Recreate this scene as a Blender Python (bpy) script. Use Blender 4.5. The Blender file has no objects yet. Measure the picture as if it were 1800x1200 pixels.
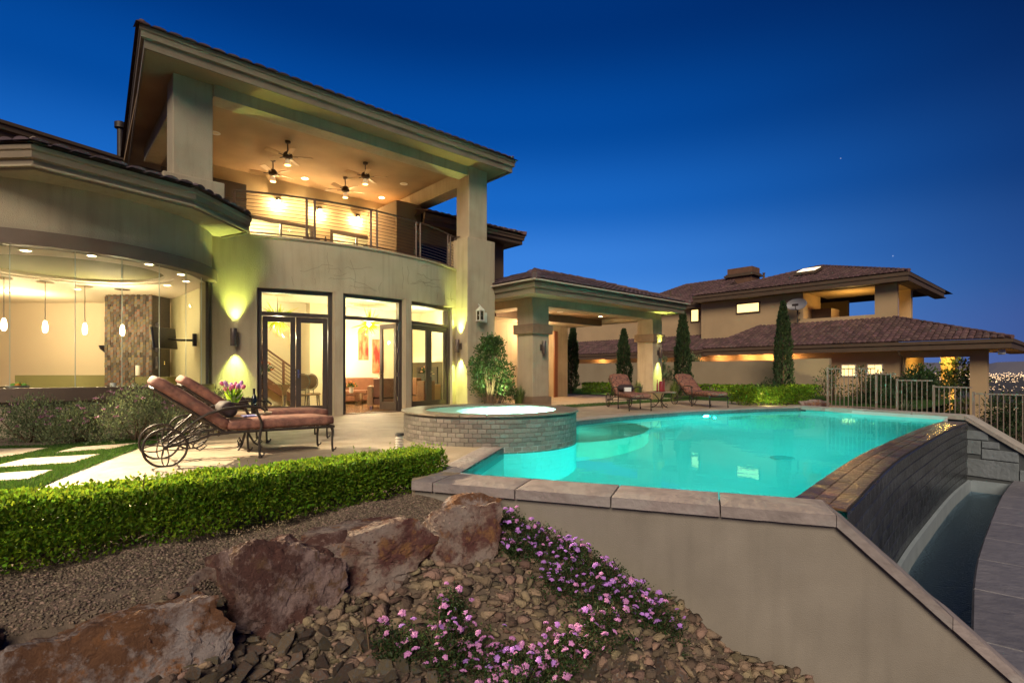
import bpy, math, random
import numpy as np
from mathutils import Vector, Matrix, noise
from mathutils.geometry import tessellate_polygon
S = bpy.context.scene
COL = S.collection
random.seed(7); RNG = np.random.default_rng(7)
R = math.radians; PI = math.pi

# ------------------------------------------------------------------ camera, sky, sun, exposure
EYE = 1.05; FPX = 930.0
cd = bpy.data.cameras.new('camera'); cam = bpy.data.objects.new('camera', cd); COL.objects.link(cam)
cam.location = (0, 0, EYE); cam.rotation_euler = (PI/2, 0, 0)
cd.sensor_width = 36; cd.lens = FPX*36/1800; cd.shift_y = 55/1800; cd.clip_end = 60000; cd.clip_start = .05
S.camera = cam
W = bpy.data.worlds.new('World'); S.world = W; W.use_nodes = True
wn = W.node_tree.nodes; wl = W.node_tree.links; wn.clear()
def dusk_sky():
    out = wn.new('ShaderNodeOutputWorld'); bg = wn.new('ShaderNodeBackground'); wl.new(bg.outputs[0], out.inputs[0])
    tc = wn.new('ShaderNodeTexCoord'); sep = wn.new('ShaderNodeSeparateXYZ'); wl.new(tc.outputs['Generated'], sep.inputs[0])
    def ramp(stops):
        r = wn.new('ShaderNodeValToRGB'); r.color_ramp.interpolation = 'EASE'
        e = r.color_ramp.elements
        while len(e) > 1: e.remove(e[0])
        e[0].position = stops[0][0]; e[0].color = (*stops[0][1], 1)
        for p, c in stops[1:]:
            k = e.new(p); k.color = (*c, 1)
        wl.new(sep.outputs[2], r.inputs[0]); return r
    glow = ramp([(0, (.10, .30, .72)), (.10, (.075, .27, .72)), (.2, (.035, .19, .62)), (.3, (.008, .115, .47)), (.42, (.001, .060, .30)), (.55, (0, .028, .165)), (1, (0, .010, .06))])
    dark = ramp([(0, (.06, .062, .19)), (.06, (.034, .055, .20)), (.15, (.013, .045, .18)), (.28, (.004, .024, .118)), (.5, (.001, .009, .056)), (1, (0, .004, .028))])
    dot = wn.new('ShaderNodeVectorMath'); dot.operation = 'DOT_PRODUCT'
    flat = wn.new('ShaderNodeVectorMath'); flat.operation = 'MULTIPLY'; flat.inputs[1].default_value = (1, 1, 0); wl.new(tc.outputs['Generated'], flat.inputs[0])
    nrm = wn.new('ShaderNodeVectorMath'); nrm.operation = 'NORMALIZE'; wl.new(flat.outputs[0], nrm.inputs[0])
    wl.new(nrm.outputs[0], dot.inputs[0]); dot.inputs[1].default_value = (-.31, .951, 0)
    mr = wn.new('ShaderNodeMapRange'); mr.interpolation_type = 'SMOOTHSTEP'
    mr.inputs[1].default_value = .30; mr.inputs[2].default_value = 1.02; wl.new(dot.outputs['Value'], mr.inputs[0])
    mx = wn.new('ShaderNodeMix'); mx.data_type = 'RGBA'
    wl.new(mr.outputs[0], mx.inputs[0]); wl.new(dark.outputs[0], mx.inputs[6]); wl.new(glow.outputs[0], mx.inputs[7])
    vo = wn.new('ShaderNodeTexVoronoi'); vo.inputs['Scale'].default_value = 26; wl.new(tc.outputs['Generated'], vo.inputs['Vector'])   # a few first stars
    lt = wn.new('ShaderNodeMath'); lt.operation = 'LESS_THAN'; lt.inputs[1].default_value = .024; wl.new(vo.outputs['Distance'], lt.inputs[0])
    sc_ = wn.new('ShaderNodeSeparateColor'); wl.new(vo.outputs['Color'], sc_.inputs[0]); gt = wn.new('ShaderNodeMath'); gt.operation = 'GREATER_THAN'; gt.inputs[1].default_value = .90; wl.new(sc_.outputs[0], gt.inputs[0])
    ml = wn.new('ShaderNodeMath'); ml.operation = 'MULTIPLY'; wl.new(lt.outputs[0], ml.inputs[0]); wl.new(gt.outputs[0], ml.inputs[1]); m2 = wn.new('ShaderNodeMath'); m2.operation = 'MULTIPLY'; m2.inputs[1].default_value = .22; wl.new(ml.outputs[0], m2.inputs[0])
    ad = wn.new('ShaderNodeMix'); ad.data_type = 'RGBA'; ad.blend_type = 'ADD'; ad.inputs[0].default_value = 1; wl.new(mx.outputs[2], ad.inputs[6]); wl.new(m2.outputs[0], ad.inputs[7])
    wl.new(ad.outputs[2], bg.inputs[0]); bg.inputs[1].default_value = .60
dusk_sky()
sd = bpy.data.lights.new('sun', 'SUN'); sun = bpy.data.objects.new('sun', sd); COL.objects.link(sun)
sd.energy = 1.6; sd.angle = R(30); sd.color = (1, .85, .66)
sun.rotation_euler = Vector((.12, .82, -.60)).to_track_quat('-Z', 'Y').to_euler()
S.view_settings.view_transform = 'Standard'; S.view_settings.look = 'None'; S.view_settings.exposure = 1.0; S.view_settings.gamma = 1
S.render.engine = 'CYCLES'
cy = S.cycles; cy.use_denoising = True; cy.max_bounces = 10; cy.diffuse_bounces = 4; cy.glossy_bounces = 4; cy.transmission_bounces = 8
cy.transparent_max_bounces = 16; cy.sample_clamp_indirect = 4; cy.caustics_reflective = False; cy.caustics_refractive = True
try: cy.denoiser = 'OPENIMAGEDENOISE'
except Exception: pass

# ------------------------------------------------------------------ helpers
U = Vector((.745, .667, 0)); V = Vector((-.667, .745, 0))           # the house's own axes: along its front, and into it
def B(s, t, z=0.0): return Vector((.745*s-.667*t, .667*s+.745*t, z))
HM = Matrix(((.745, -.667, 0, 0), (.667, .745, 0, 0), (0, 0, 1, 0), (0, 0, 0, 1)))
def rootloc(p):
    while p.parent: p = p.parent
    return p.location.copy()
def tag(o, label=None, cat=None, group=None, kind=None):
    if label: o['label'] = label
    if cat: o['category'] = cat
    if group: o['group'] = group
    if kind: o['kind'] = kind
    return o
def thing(name, label, cat, loc=(0, 0, 0), rz=0, group=None):
    o = bpy.data.objects.new(name, None); COL.objects.link(o); o.location = loc; o.rotation_euler = (0, 0, rz)
    o.empty_display_size = .1
    return tag(o, label, cat, group)
def link_mesh(name, me, parent=None):
    o = bpy.data.objects.new(name, me); COL.objects.link(o)
    if parent: o.parent = parent
    return o
def copy_tree(o, parent=None):
    c = o.copy(); COL.objects.link(c)
    if parent: c.parent = parent
    for ch in list(o.children): copy_tree(ch, c)
    return c
class MB:
    def __init__(s, M=None): s.v = []; s.f = []; s.M = M
    def add(s, vs, fs, M=None):
        n = len(s.v); M = M or s.M
        s.v += [M @ Vector(p) for p in vs] if M else [Vector(p) for p in vs]
        s.f += [tuple(i+n for i in f) for f in fs]; return s
    def box(s, x0, x1, y0, y1, z0, z1, M=None):
        return s.add([(x0,y0,z0),(x1,y0,z0),(x1,y1,z0),(x0,y1,z0),(x0,y0,z1),(x1,y0,z1),(x1,y1,z1),(x0,y1,z1)],
                     [(0,3,2,1),(4,5,6,7),(0,1,5,4),(1,2,6,5),(2,3,7,6),(3,0,4,7)], M)
    def hbox(s, a, b, c, d, z0, z1): return s.box(a, b, c, d, z0, z1, HM)
    def quad(s, *p): return s.add(p, [tuple(range(len(p)))])
    def prism(s, poly, z0, z1, M=None):
        n = len(poly); g = lambda z, p: z(p) if callable(z) else z
        return s.add([(p[0],p[1],g(z0,p)) for p in poly]+[(p[0],p[1],g(z1,p)) for p in poly],
                     [tuple(range(n-1,-1,-1)), tuple(range(n,2*n))]+[(i,(i+1)%n,n+(i+1)%n,n+i) for i in range(n)], M)
    def sheet(s, outer, z, holes=()):
        loops = [[Vector((p[0],p[1],0)) for p in outer]]+[[Vector((p[0],p[1],0)) for p in h] for h in holes]
        flat = [p for l in loops for p in l]; fs = []
        for t in tessellate_polygon(loops):
            a, b, c = (flat[i] for i in t)
            fs.append(tuple(t) if (b-a).cross(c-a).z > 0 else tuple(reversed(t)))
        return s.add([(p.x, p.y, z(p) if callable(z) else z) for p in flat], fs)
    def arc(s, c, r0, r1, a0, a1, z0, z1, n=12):
        vs = []; fs = []
        for i in range(n+1):
            a = R(a0+(a1-a0)*i/n); ca, sa = math.cos(a), math.sin(a)
            vs += [(c[0]+r0*ca,c[1]+r0*sa,z0),(c[0]+r1*ca,c[1]+r1*sa,z0),(c[0]+r1*ca,c[1]+r1*sa,z1),(c[0]+r0*ca,c[1]+r0*sa,z1)]
        for i in range(n):
            k = 4*i
            fs += [(k,k+4,k+5,k+1),(k+1,k+5,k+6,k+2),(k+2,k+6,k+7,k+3),(k+3,k+7,k+4,k)]
        fs += [(0,1,2,3),(4*n+3,4*n+2,4*n+1,4*n)]
        return s.add(vs, fs)
    def tube(s, pts, r, n=8, closed=False, M=None):
        pts = [Vector(p) for p in pts]; m = len(pts); vs = []; fs = []
        rr = r if isinstance(r, (list, tuple)) else [r]*m; up = None
        for i, p in enumerate(pts):
            a = pts[(i-1) % m] if closed or i > 0 else p; b = pts[(i+1) % m] if closed or i < m-1 else p
            d = (b-a).normalized()
            if up is None: up = Vector((0,0,1)) if abs(d.z) < .9 else Vector((1,0,0))
            x = d.cross(up)
            x = x.normalized() if x.length > 1e-6 else d.orthogonal().normalized()
            y = x.cross(d).normalized(); up = y
            for k in range(n):
                t = 2*PI*k/n; vs.append(p+(x*math.cos(t)+y*math.sin(t))*rr[i])
        for i in range(m if closed else m-1):
            j = (i+1) % m
            for k in range(n): fs.append((i*n+k, i*n+(k+1) % n, j*n+(k+1) % n, j*n+k))
        if not closed: fs += [tuple(range(n-1,-1,-1)), tuple(range((m-1)*n, m*n))]
        return s.add(vs, fs, M)
    def lathe(s, prof, n=20, M=None, c=(0,0,0)):
        vs = []; fs = []; m = len(prof)
        for r, z in prof:
            for k in range(n): vs.append((c[0]+r*math.cos(2*PI*k/n), c[1]+r*math.sin(2*PI*k/n), c[2]+z))
        for i in range(m-1):
            for k in range(n): fs.append((i*n+k, i*n+(k+1) % n, (i+1)*n+(k+1) % n, (i+1)*n+k))
        fs += [tuple(range(n-1,-1,-1)), tuple(range((m-1)*n, m*n))]
        return s.add(vs, fs, M)
    def sweep(s, path, prof, closed=False):
        """profile (offset to the right of the path, z) swept along a plan polyline with mitred corners"""
        P = [Vector((p[0],p[1],0)) for p in path]; zs = [p[2] if len(p) > 2 else 0 for p in path]; m = len(P); vs = []; fs = []; k = len(prof)
        for i in range(m):
            d0 = (P[i]-P[i-1]).normalized() if closed or i > 0 else None
            d1 = (P[(i+1) % m]-P[i]).normalized() if closed or i < m-1 else None
            d0 = d0 or d1; d1 = d1 or d0
            n0 = Vector((d0.y,-d0.x,0)); n1 = Vector((d1.y,-d1.x,0)); b = (n0+n1).normalized(); q = 1/max(.3, b.dot(n0))
            for o, z in prof: vs.append(P[i]+b*(o*q)+Vector((0,0,z+zs[i])))
        for i in range(m if closed else m-1):
            j = (i+1) % m
            for a in range(k): fs.append((i*k+a, j*k+a, j*k+(a+1) % k, i*k+(a+1) % k))
        if not closed: fs += [tuple(range(k)), tuple(range((m-1)*k+k-1, (m-1)*k-1, -1))]
        return s.add(vs, fs)
    def build(s, name, mat, parent=None, smooth=None, bevel=0, kind=None, label=None, weld=False):
        me = bpy.data.meshes.new(name); off = rootloc(parent) if parent else Vector()
        me.from_pydata([tuple(p-off) for p in s.v], [], s.f); me.materials.append(mat); me.validate()
        bm_fix(me, weld)
        if smooth is not None:
            me.shade_smooth(); me.set_sharp_from_angle(angle=R(smooth))
        o = link_mesh(name, me, parent)
        if bevel:
            b = o.modifiers.new('bevel', 'BEVEL'); b.width = bevel; b.segments = 2; b.limit_method = 'ANGLE'; b.angle_limit = R(40)
        if kind: o['kind'] = kind
        if label: o['label'] = label
        return o
import bmesh
def bm_fix(me, weld=False):
    bm = bmesh.new(); bm.from_mesh(me)
    if weld: bmesh.ops.remove_doubles(bm, verts=bm.verts, dist=1e-4)
    bmesh.ops.recalc_face_normals(bm, faces=bm.faces); bm.to_mesh(me); bm.free()
def np_mesh(name, v, f, mat, parent=None, smooth=False, kind=None):
    """v (n,3), f (m,k) arrays to one mesh object"""
    me = bpy.data.meshes.new(name); off = np.array(rootloc(parent) if parent else (0,0,0)); v = (v-off).astype(np.float32); m, k = f.shape
    me.vertices.add(len(v)); me.vertices.foreach_set('co', v.ravel()); me.loops.add(m*k); me.loops.foreach_set('vertex_index', f.astype(np.int32).ravel())
    me.polygons.add(m); me.polygons.foreach_set('loop_start', np.arange(0, m*k, k, dtype=np.int32)); me.update(calc_edges=True)
    me.materials.append(mat)
    if smooth: me.shade_smooth()
    o = link_mesh(name, me, parent)
    if kind: o['kind'] = kind
    return o
# ------------------------------------------------------------------ materials
MATS = {}
def mat(name, c, c2=None, scale=4, rough=.8, bump=0, bscale=40, metal=0, spec=.5, island=0, objrand=0, detail=6, stretch=None, kind='noise', emit=None, es=0, c3=None, transl=0, streak=0):
    m = bpy.data.materials.new(name); m.use_nodes = True; N = m.node_tree.nodes; L = m.node_tree.links
    p = N['Principled BSDF']; p.inputs['Roughness'].default_value = rough; p.inputs['Metallic'].default_value = metal; p.inputs['Specular IOR Level'].default_value = spec
    tc = N.new('ShaderNodeTexCoord'); vec = tc.outputs['Object']
    if stretch:
        mp = N.new('ShaderNodeMapping'); mp.inputs['Scale'].default_value = stretch; L.new(vec, mp.inputs[0]); vec = mp.outputs[0]
    def tex(sc, k='noise', dt=detail):
        t = N.new('ShaderNodeTexVoronoi' if k == 'voronoi' else 'ShaderNodeTexNoise'); t.inputs['Scale'].default_value = sc
        if k == 'noise': t.inputs['Detail'].default_value = dt
        L.new(vec, t.inputs['Vector']); return t
    def mixc(fac, a, b, mode='MIX'):
        x = N.new('ShaderNodeMix'); x.data_type = 'RGBA'; x.blend_type = mode
        for sock, val in ((x.inputs[0], fac), (x.inputs[6], a), (x.inputs[7], b)):
            if hasattr(val, 'links'): L.new(val, sock)
            elif isinstance(val, (int, float)): sock.default_value = val
            else: sock.default_value = (*val, 1)
        return x.outputs[2]
    col = None
    if c2 is not None:
        t = tex(scale, kind); rp = N.new('ShaderNodeMapRange'); rp.inputs[1].default_value = .32; rp.inputs[2].default_value = .68
        L.new(t.outputs[0], rp.inputs[0]); col = mixc(rp.outputs[0], c, c2)
        if c3 is not None:
            t2 = tex(scale*.43); r2 = N.new('ShaderNodeMapRange'); r2.inputs[1].default_value = .52; r2.inputs[2].default_value = .60
            L.new(t2.outputs[0], r2.inputs[0]); col = mixc(r2.outputs[0], col, c3)
    if streak:                                                            # rain streaks and dried water marks
        mp2 = N.new('ShaderNodeMapping'); mp2.inputs['Scale'].default_value = (5,5,.45); L.new(tc.outputs['Object'], mp2.inputs[0])
        t3 = N.new('ShaderNodeTexNoise'); t3.inputs['Scale'].default_value = 1.6; t3.inputs['Detail'].default_value = 8; L.new(mp2.outputs[0], t3.inputs['Vector'])
        r4 = N.new('ShaderNodeMapRange'); r4.inputs[1].default_value = .50; r4.inputs[2].default_value = .72; r4.inputs[3].default_value = 1; r4.inputs[4].default_value = 1-streak; L.new(t3.outputs[0], r4.inputs[0])
        cb = N.new('ShaderNodeCombineColor'); [L.new(r4.outputs[0], cb.inputs[i]) for i in range(3)]; col = mixc(1.0, col, cb.outputs[0], 'MULTIPLY')
    def hsv(src, amt):
        nonlocal col
        h = N.new('ShaderNodeHueSaturation'); r = N.new('ShaderNodeMapRange'); r.inputs[3].default_value = 1-amt; r.inputs[4].default_value = 1+amt
        L.new(src, r.inputs[0]); L.new(r.outputs[0], h.inputs['Value'])
        w = N.new('ShaderNodeMath'); w.operation = 'MULTIPLY'; w.inputs[1].default_value = 7.31; L.new(src, w.inputs[0])
        fr = N.new('ShaderNodeMath'); fr.operation = 'FRACT'; L.new(w.outputs[0], fr.inputs[0])
        r3 = N.new('ShaderNodeMapRange'); r3.inputs[3].default_value = .5-amt*.06; r3.inputs[4].default_value = .5+amt*.06
        L.new(fr.outputs[0], r3.inputs[0]); L.new(r3.outputs[0], h.inputs['Hue'])
        if col is None: h.inputs['Color'].default_value = (*c, 1)
        else: L.new(col, h.inputs['Color'])
        col = h.outputs[0]
    if island: g = N.new('ShaderNodeNewGeometry'); hsv(g.outputs['Random Per Island'], island)
    if objrand: g = N.new('ShaderNodeObjectInfo'); hsv(g.outputs['Random'], objrand)
    if col is None: p.inputs['Base Color'].default_value = (*c, 1)
    else: L.new(col, p.inputs['Base Color'])
    if bump:
        t = tex(bscale, dt=5); b = N.new('ShaderNodeBump'); b.inputs['Strength'].default_value = min(1, bump); b.inputs['Distance'].default_value = .02*max(1, bump)
        L.new(t.outputs[0], b.inputs['Height']); L.new(b.outputs[0], p.inputs['Normal'])
    if emit: p.inputs['Emission Color'].default_value = (*emit, 1); p.inputs['Emission Strength'].default_value = es
    if transl:
        out = [n for n in N if n.type == 'OUTPUT_MATERIAL'][0]; tl = N.new('ShaderNodeBsdfTranslucent'); ms = N.new('ShaderNodeMixShader'); ms.inputs[0].default_value = transl
        hs = N.new('ShaderNodeHueSaturation'); hs.inputs['Hue'].default_value = .485; hs.inputs['Value'].default_value = 1.5
        if col is None: hs.inputs['Color'].default_value = (*c, 1)
        else: L.new(col, hs.inputs['Color'])
        L.new(hs.outputs[0], tl.inputs[0]); L.new(p.outputs[0], ms.inputs[1]); L.new(tl.outputs[0], ms.inputs[2]); L.new(ms.outputs[0], out.inputs['Surface'])
    MATS[name] = m; return m
def glass(name, tint=(.9, .95, .9), refl=.12):
    m = bpy.data.materials.new(name); m.use_nodes = True; N = m.node_tree.nodes; L = m.node_tree.links; N.clear()
    o = N.new('ShaderNodeOutputMaterial'); mx = N.new('ShaderNodeMixShader'); t = N.new('ShaderNodeBsdfTransparent'); g = N.new('ShaderNodeBsdfGlossy')
    t.inputs[0].default_value = (*tint, 1); g.inputs['Roughness'].default_value = .02
    fr = N.new('ShaderNodeLayerWeight'); fr.inputs[0].default_value = .5; pw = N.new('ShaderNodeMath'); pw.operation = 'POWER'; pw.inputs[1].default_value = 5; L.new(fr.outputs['Facing'], pw.inputs[0])
    k = N.new('ShaderNodeMath'); k.operation = 'MULTIPLY_ADD'; k.inputs[1].default_value = .30; k.inputs[2].default_value = refl*.2; L.new(pw.outputs[0], k.inputs[0]); k.use_clamp = True
    L.new(k.outputs[0], mx.inputs[0]); L.new(t.outputs[0], mx.inputs[1]); L.new(g.outputs[0], mx.inputs[2]); L.new(mx.outputs[0], o.inputs[0])
    MATS[name] = m; return m
def water(name, ripple, sc, rough=0.0, tint=(.85, 1, .97), ior=1.33):
    m = bpy.data.materials.new(name); m.use_nodes = True; N = m.node_tree.nodes; L = m.node_tree.links; N.clear()
    o = N.new('ShaderNodeOutputMaterial'); g = N.new('ShaderNodeBsdfGlass'); g.inputs['IOR'].default_value = ior; g.inputs['Roughness'].default_value = rough; g.inputs[0].default_value = (*tint, 1)
    tc = N.new('ShaderNodeTexCoord'); t = N.new('ShaderNodeTexNoise'); t.inputs['Scale'].default_value = sc; t.inputs['Detail'].default_value = 3; L.new(tc.outputs['Object'], t.inputs['Vector'])
    b = N.new('ShaderNodeBump'); b.inputs['Strength'].default_value = ripple; b.inputs['Distance'].default_value = .02; L.new(t.outputs[0], b.inputs['Height']); L.new(b.outputs[0], g.inputs['Normal'])
    L.new(g.outputs[0], o.inputs[0]); MATS[name] = m; return m
def emis(name, c, s):
    m = bpy.data.materials.new(name); m.use_nodes = True; N = m.node_tree.nodes; p = N['Principled BSDF']
    p.inputs['Base Color'].default_value = (*c, 1); p.inputs['Emission Color'].default_value = (*c, 1); p.inputs['Emission Strength'].default_value = s; MATS[name] = m; return m
def lamp(name, kind, loc, power, color, to=None, size=.08, angle=90, blend=.5):
    d = bpy.data.lights.new(name, kind); d.energy = power; d.color = color
    o = bpy.data.objects.new(name, d); COL.objects.link(o); o.location = loc
    if kind == 'AREA': d.shape = 'DISK'; d.size = size
    else: d.shadow_soft_size = size
    if kind == 'SPOT': d.spot_size = R(angle); d.spot_blend = blend
    if to is not None: o.rotation_euler = (Vector(to)-Vector(loc)).to_track_quat('-Z', 'Y').to_euler()
    return o
WARM = (1, .68, .36); AMBER = (1, .52, .18); LIME = (.80, 1, .22); POOLC = (.004, .86, .80)

stucco = mat('stucco', (.47,.385,.26), (.38,.305,.20), 1.6, .9, .7, 70, c3=(.43,.35,.235), streak=.16)
stucco_up = mat('stucco_olive', (.42,.35,.24), (.34,.285,.19), 1.4, .9, .6, 70, c3=(.385,.325,.225), streak=.16)
ceilplaster = mat('ceiling_plaster', (.37,.25,.135), (.26,.17,.09), .9, .8, .25, 30)
fascia_m = mat('fascia_paint', (.205,.16,.105), (.165,.128,.082), 2, .6, .1, 60)
brown = mat('brown_band', (.13,.088,.058), (.10,.068,.045), 3, .6, .15, 60)
darkfascia = mat('dark_fascia', (.10,.062,.036), (.08,.05,.03), 3, .7, .1, 40)
frame_m = mat('door_frame_bronze', (.060,.042,.032), (.045,.032,.025), 4, .45, .05, 40)
rooftile = mat('roof_tile', (.135,.072,.068), (.09,.052,.052), 6, .85, .4, 60, island=.35)
roofdark = mat('roof_underlay', (.07,.045,.042), (.05,.035,.033), 6, .95, spec=.05)
iron = mat('iron', (.045,.033,.026), (.03,.022,.018), 9, .5, .15, 60, metal=.3)
railm = mat('rail_metal', (.11,.07,.05), (.08,.05,.035), 9, .5, metal=.4)
patio_m = mat('stamped_concrete', (.46,.375,.27), (.28,.215,.145), 2.2, .62, 1.0, 5, c3=(.37,.29,.20))
pad_m = mat('pale_concrete', (.37,.30,.225), (.31,.245,.18), 3, .7, .5, 12)
coping_m = mat('coping_stone', (.315,.265,.25), (.24,.20,.19), 7, .8, .9, 14, objrand=.10, c3=(.31,.275,.26))
retain_m = mat('retaining_stucco', (.295,.26,.215), (.24,.21,.172), 2.2, .92, .35, 170, c3=(.265,.235,.198), streak=.09)
slate = mat('wet_slate', (.035,.038,.043), (.02,.022,.026), 5, .22, .7, 20, objrand=.5, spec=.6)
ledge_m = mat('ledge_tile', (.17,.10,.042), (.09,.06,.030), 5, .14, .5, 20, objrand=.7, spec=.7)
spatile = mat('spa_tile', (.225,.195,.16), (.165,.145,.12), 9, .45, .4, 30, objrand=.28)
grout = mat('grout', (.16,.14,.115), (.125,.11,.09), 20, .9)
flag = mat('flagstone', (.25,.28,.30), (.19,.215,.225), 3, .6, .8, 12, objrand=.22)
slab_m = mat('deck_slab', (.20,.19,.21), (.15,.145,.165), 4, .55, 1.0, 9, objrand=.12, stretch=(1,1,1))
ledgeconc = mat('basin_plaster', (.30,.345,.375), (.24,.285,.31), 4, .6, .2, 30)
plaster_pool = mat('pool_plaster', (.62,.66,.62), (.58,.63,.60), 1.2, .9)
waterline = mat('waterline_tile', (.10,.13,.13), (.06,.085,.09), 12, .3, .2, 30)
gravel_m = mat('gravel', (.27,.20,.145), (.17,.125,.092), 40, .95, .8, 90, island=.5)
soil = mat('soil', (.15,.11,.08), (.10,.074,.055), 9, .95, 1, 20)
grass_m = mat('lawn_blades', (.055,.125,.016), (.035,.09,.012), 3, .7, island=.4, transl=.35)
turf = mat('turf', (.03,.07,.012), (.02,.05,.01), 12, .95, .5, 80)
leaf_hedge = mat('hedge_leaf', (.17,.28,.020), (.11,.21,.015), 3, .62, spec=.25, island=.55, transl=.52)
leaf_dark = mat('cypress_leaf', (.040,.075,.022), (.028,.055,.018), 3, .75, island=.5, transl=.35)
leaf_mid = mat('shrub_leaf', (.05,.105,.020), (.035,.08,.016), 3, .5, island=.5, transl=.35)
leaf_grey = mat('lavender_leaf', (.16,.20,.095), (.115,.15,.07), 3, .7, island=.5, transl=.35)
leaf_lan = mat('lantana_leaf', (.045,.085,.022), (.03,.06,.016), 3, .6, island=.6, transl=.35)
stem_m = mat('woody_stem', (.16,.10,.055), (.10,.065,.035), 12, .9)
lilac = mat('lilac_flower', (.58,.26,.72), (.44,.19,.66), 30, .6, objrand=.25)
mauve = mat('mauve_flower', (.28,.13,.20), None, island=.4, rough=.7)
glass_m = glass('window_glass'); clearglass = glass('clear_glass', (.93,.97,.95), .08)
pool_w = water('pool_water', .10, 2.4, .01, (.36,.98,.97), ior=1.12); spa_w = water('spa_water', .55, 6, .05); basin_w = water('basin_water', 1.0, 26, .12, (.72,.88,1), 1.28)
cream = mat('interior_plaster', (.74,.62,.44), (.71,.585,.41), 1, .85)
creamceil = mat('interior_ceiling', (.72,.63,.47), None)
olive = mat('olive_paint', (.22,.21,.08), (.20,.19,.07), 1, .8)
floor_m = mat('polished_floor', (.26,.15,.08), (.20,.11,.055), 3, .18, .1, 8)
leather = mat('brown_leather', (.20,.085,.045), (.16,.07,.038), 5, .45, .3, 60)
tanfab = mat('tan_fabric', (.36,.22,.12), (.31,.19,.10), 5, .7)
chrome = mat('chrome', (.7,.68,.62), rough=.12, metal=1)
blackm = mat('black_plastic', (.012,.012,.014), rough=.3)
white = mat('white_enamel', (.75,.73,.68), rough=.4)
bulb = emis('lit_bulb', (1,.80,.50), 22); bulb2 = emis('lit_lens', (1,.78,.48), 14)
# ------------------------------------------------------------------ ground, patio, terrain
WALLD = Vector((.939, -.345, 0)); WALLN = Vector((.345, .939, 0))    # along the pool's front wall, and towards the pool
A0 = Vector((-1.05, 5.24, 0)); A1 = Vector((2.43, 3.96, 0)); A0 = A1-WALLD*3.65
A2 = A1+WALLD*1.42                                                    # foot of the sloping end, lower terrace level
Z_LOW = -1.30; Z_WATER = -.09; SPA = Vector((-.36, 8.9, 0)); SPA_R = 1.45
I0 = A0+WALLN*.5+WALLD*.30; I1 = A1+WALLN*.5-WALLD*.15
LW = Vector((-.13, 7.45, 0))
BACK = [Vector(p) for p in ((.55,10.2,0),(1.5,11.7,0),(3.0,13.1,0),(4.8,14.4,0),(7.0,15.45,0),(8.82,16.1,0))]
FARE = Vector((10.5, 12.75, 0))
def spline(P, n):
    P = [Vector(p) for p in P]; out = []
    for i in range(len(P)-1):
        a, b, c, d = P[max(i-1,0)], P[i], P[i+1], P[min(i+2,len(P)-1)]
        for k in range(n):
            t = k/n; out.append(.5*((2*b)+(c-a)*t+(2*a-5*b+4*c-d)*t*t+(3*b-a-3*c+d)*t**3))
    return out+[P[-1]]
EDGE = spline([(2.78,4.39,0),(4.92,6.80,0),(7.02,8.92,0),(8.9,10.75,0),(10.45,12.15,0)], 10)      # outer lip of the vanishing edge
def offset(path, d):
    out = []
    for i, p in enumerate(path):
        t = (path[min(i+1,len(path)-1)]-path[max(i-1,0)]).normalized(); out.append(p+Vector((t.y,-t.x,0))*d)
    return out
EDGE_IN = offset(EDGE, -.44); TROUGH = offset(EDGE, .80)
WINGD = Vector((.487,-.873,0))                                        # the far wing wall runs this way
FARO = Vector((9.12,16.45,0)); FARC = Vector((11.1,12.74,0))

HEDGE = [Vector(p) for p in ((-.70,5.66,0),(-1.34,4.85,0),(-2.5,3.66,0),(-3.1,3.05,0),(-4.6,1.55,0))]   # front foot of the front hedge
HB = offset(HEDGE, .55)
patio_poly = [A0+WALLN*.02]+[HB[0]+Vector((.0,.2,0))]+[p+Vector((-.1,.1,0)) for p in HB[1:]]+[Vector(p) for p in ((-9,-1,0),(-26,4,0),(-26,40,0),(10,45,0),(14,30,0),(10.6,18.5,0),(9.3,16.5,0))]+list(reversed(BACK))+[SPA, LW, I0]
mb = MB(); mb.prism(patio_poly, -.30, 0)
patio = mb.build('patio', patio_m, kind='structure')
def far_h(x, y):
    r = math.hypot(x, y); a = math.atan2(x, y)
    k = min(1, max(0, (a-.30)/.45))                                   # falls away to the right of the houses
    drop = np.interp(r, (0, 14, 24, 40, 80, 200, 700, 1500, 20000), (-2.4, -2.6, -2.6, -3.2, -7, -18, -42, -60, -60))
    return -.6*(1-k)*(1 if r < 120 else max(0, 1-(r-120)/500))+drop*(k if r < 120 else max(k, min(1, (r-120)/500)))
rs = [7.5,10,14,18,24,30,40,55,80,120,200,350,600,1000,1600,3000,6000,20000]; na = 96
mb = MB(); vs = []; fs = []
for i, r in enumerate(rs):
    for k in range(na):
        a = 2*PI*k/na; x, y = r*math.sin(a), r*math.cos(a); vs.append((x, y, min(far_h(x, y), -2.4 if r < 25 else 9)))
for i in range(len(rs)-1):
    for k in range(na): fs.append((i*na+k, (i+1)*na+k, (i+1)*na+(k+1) % na, i*na+(k+1) % na))
mb.add(vs, fs); mb.build('ground', mat('desert_ground', (.055,.045,.035), (.035,.034,.022), .08, .95, .6, 3), smooth=80, kind='structure')
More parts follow.
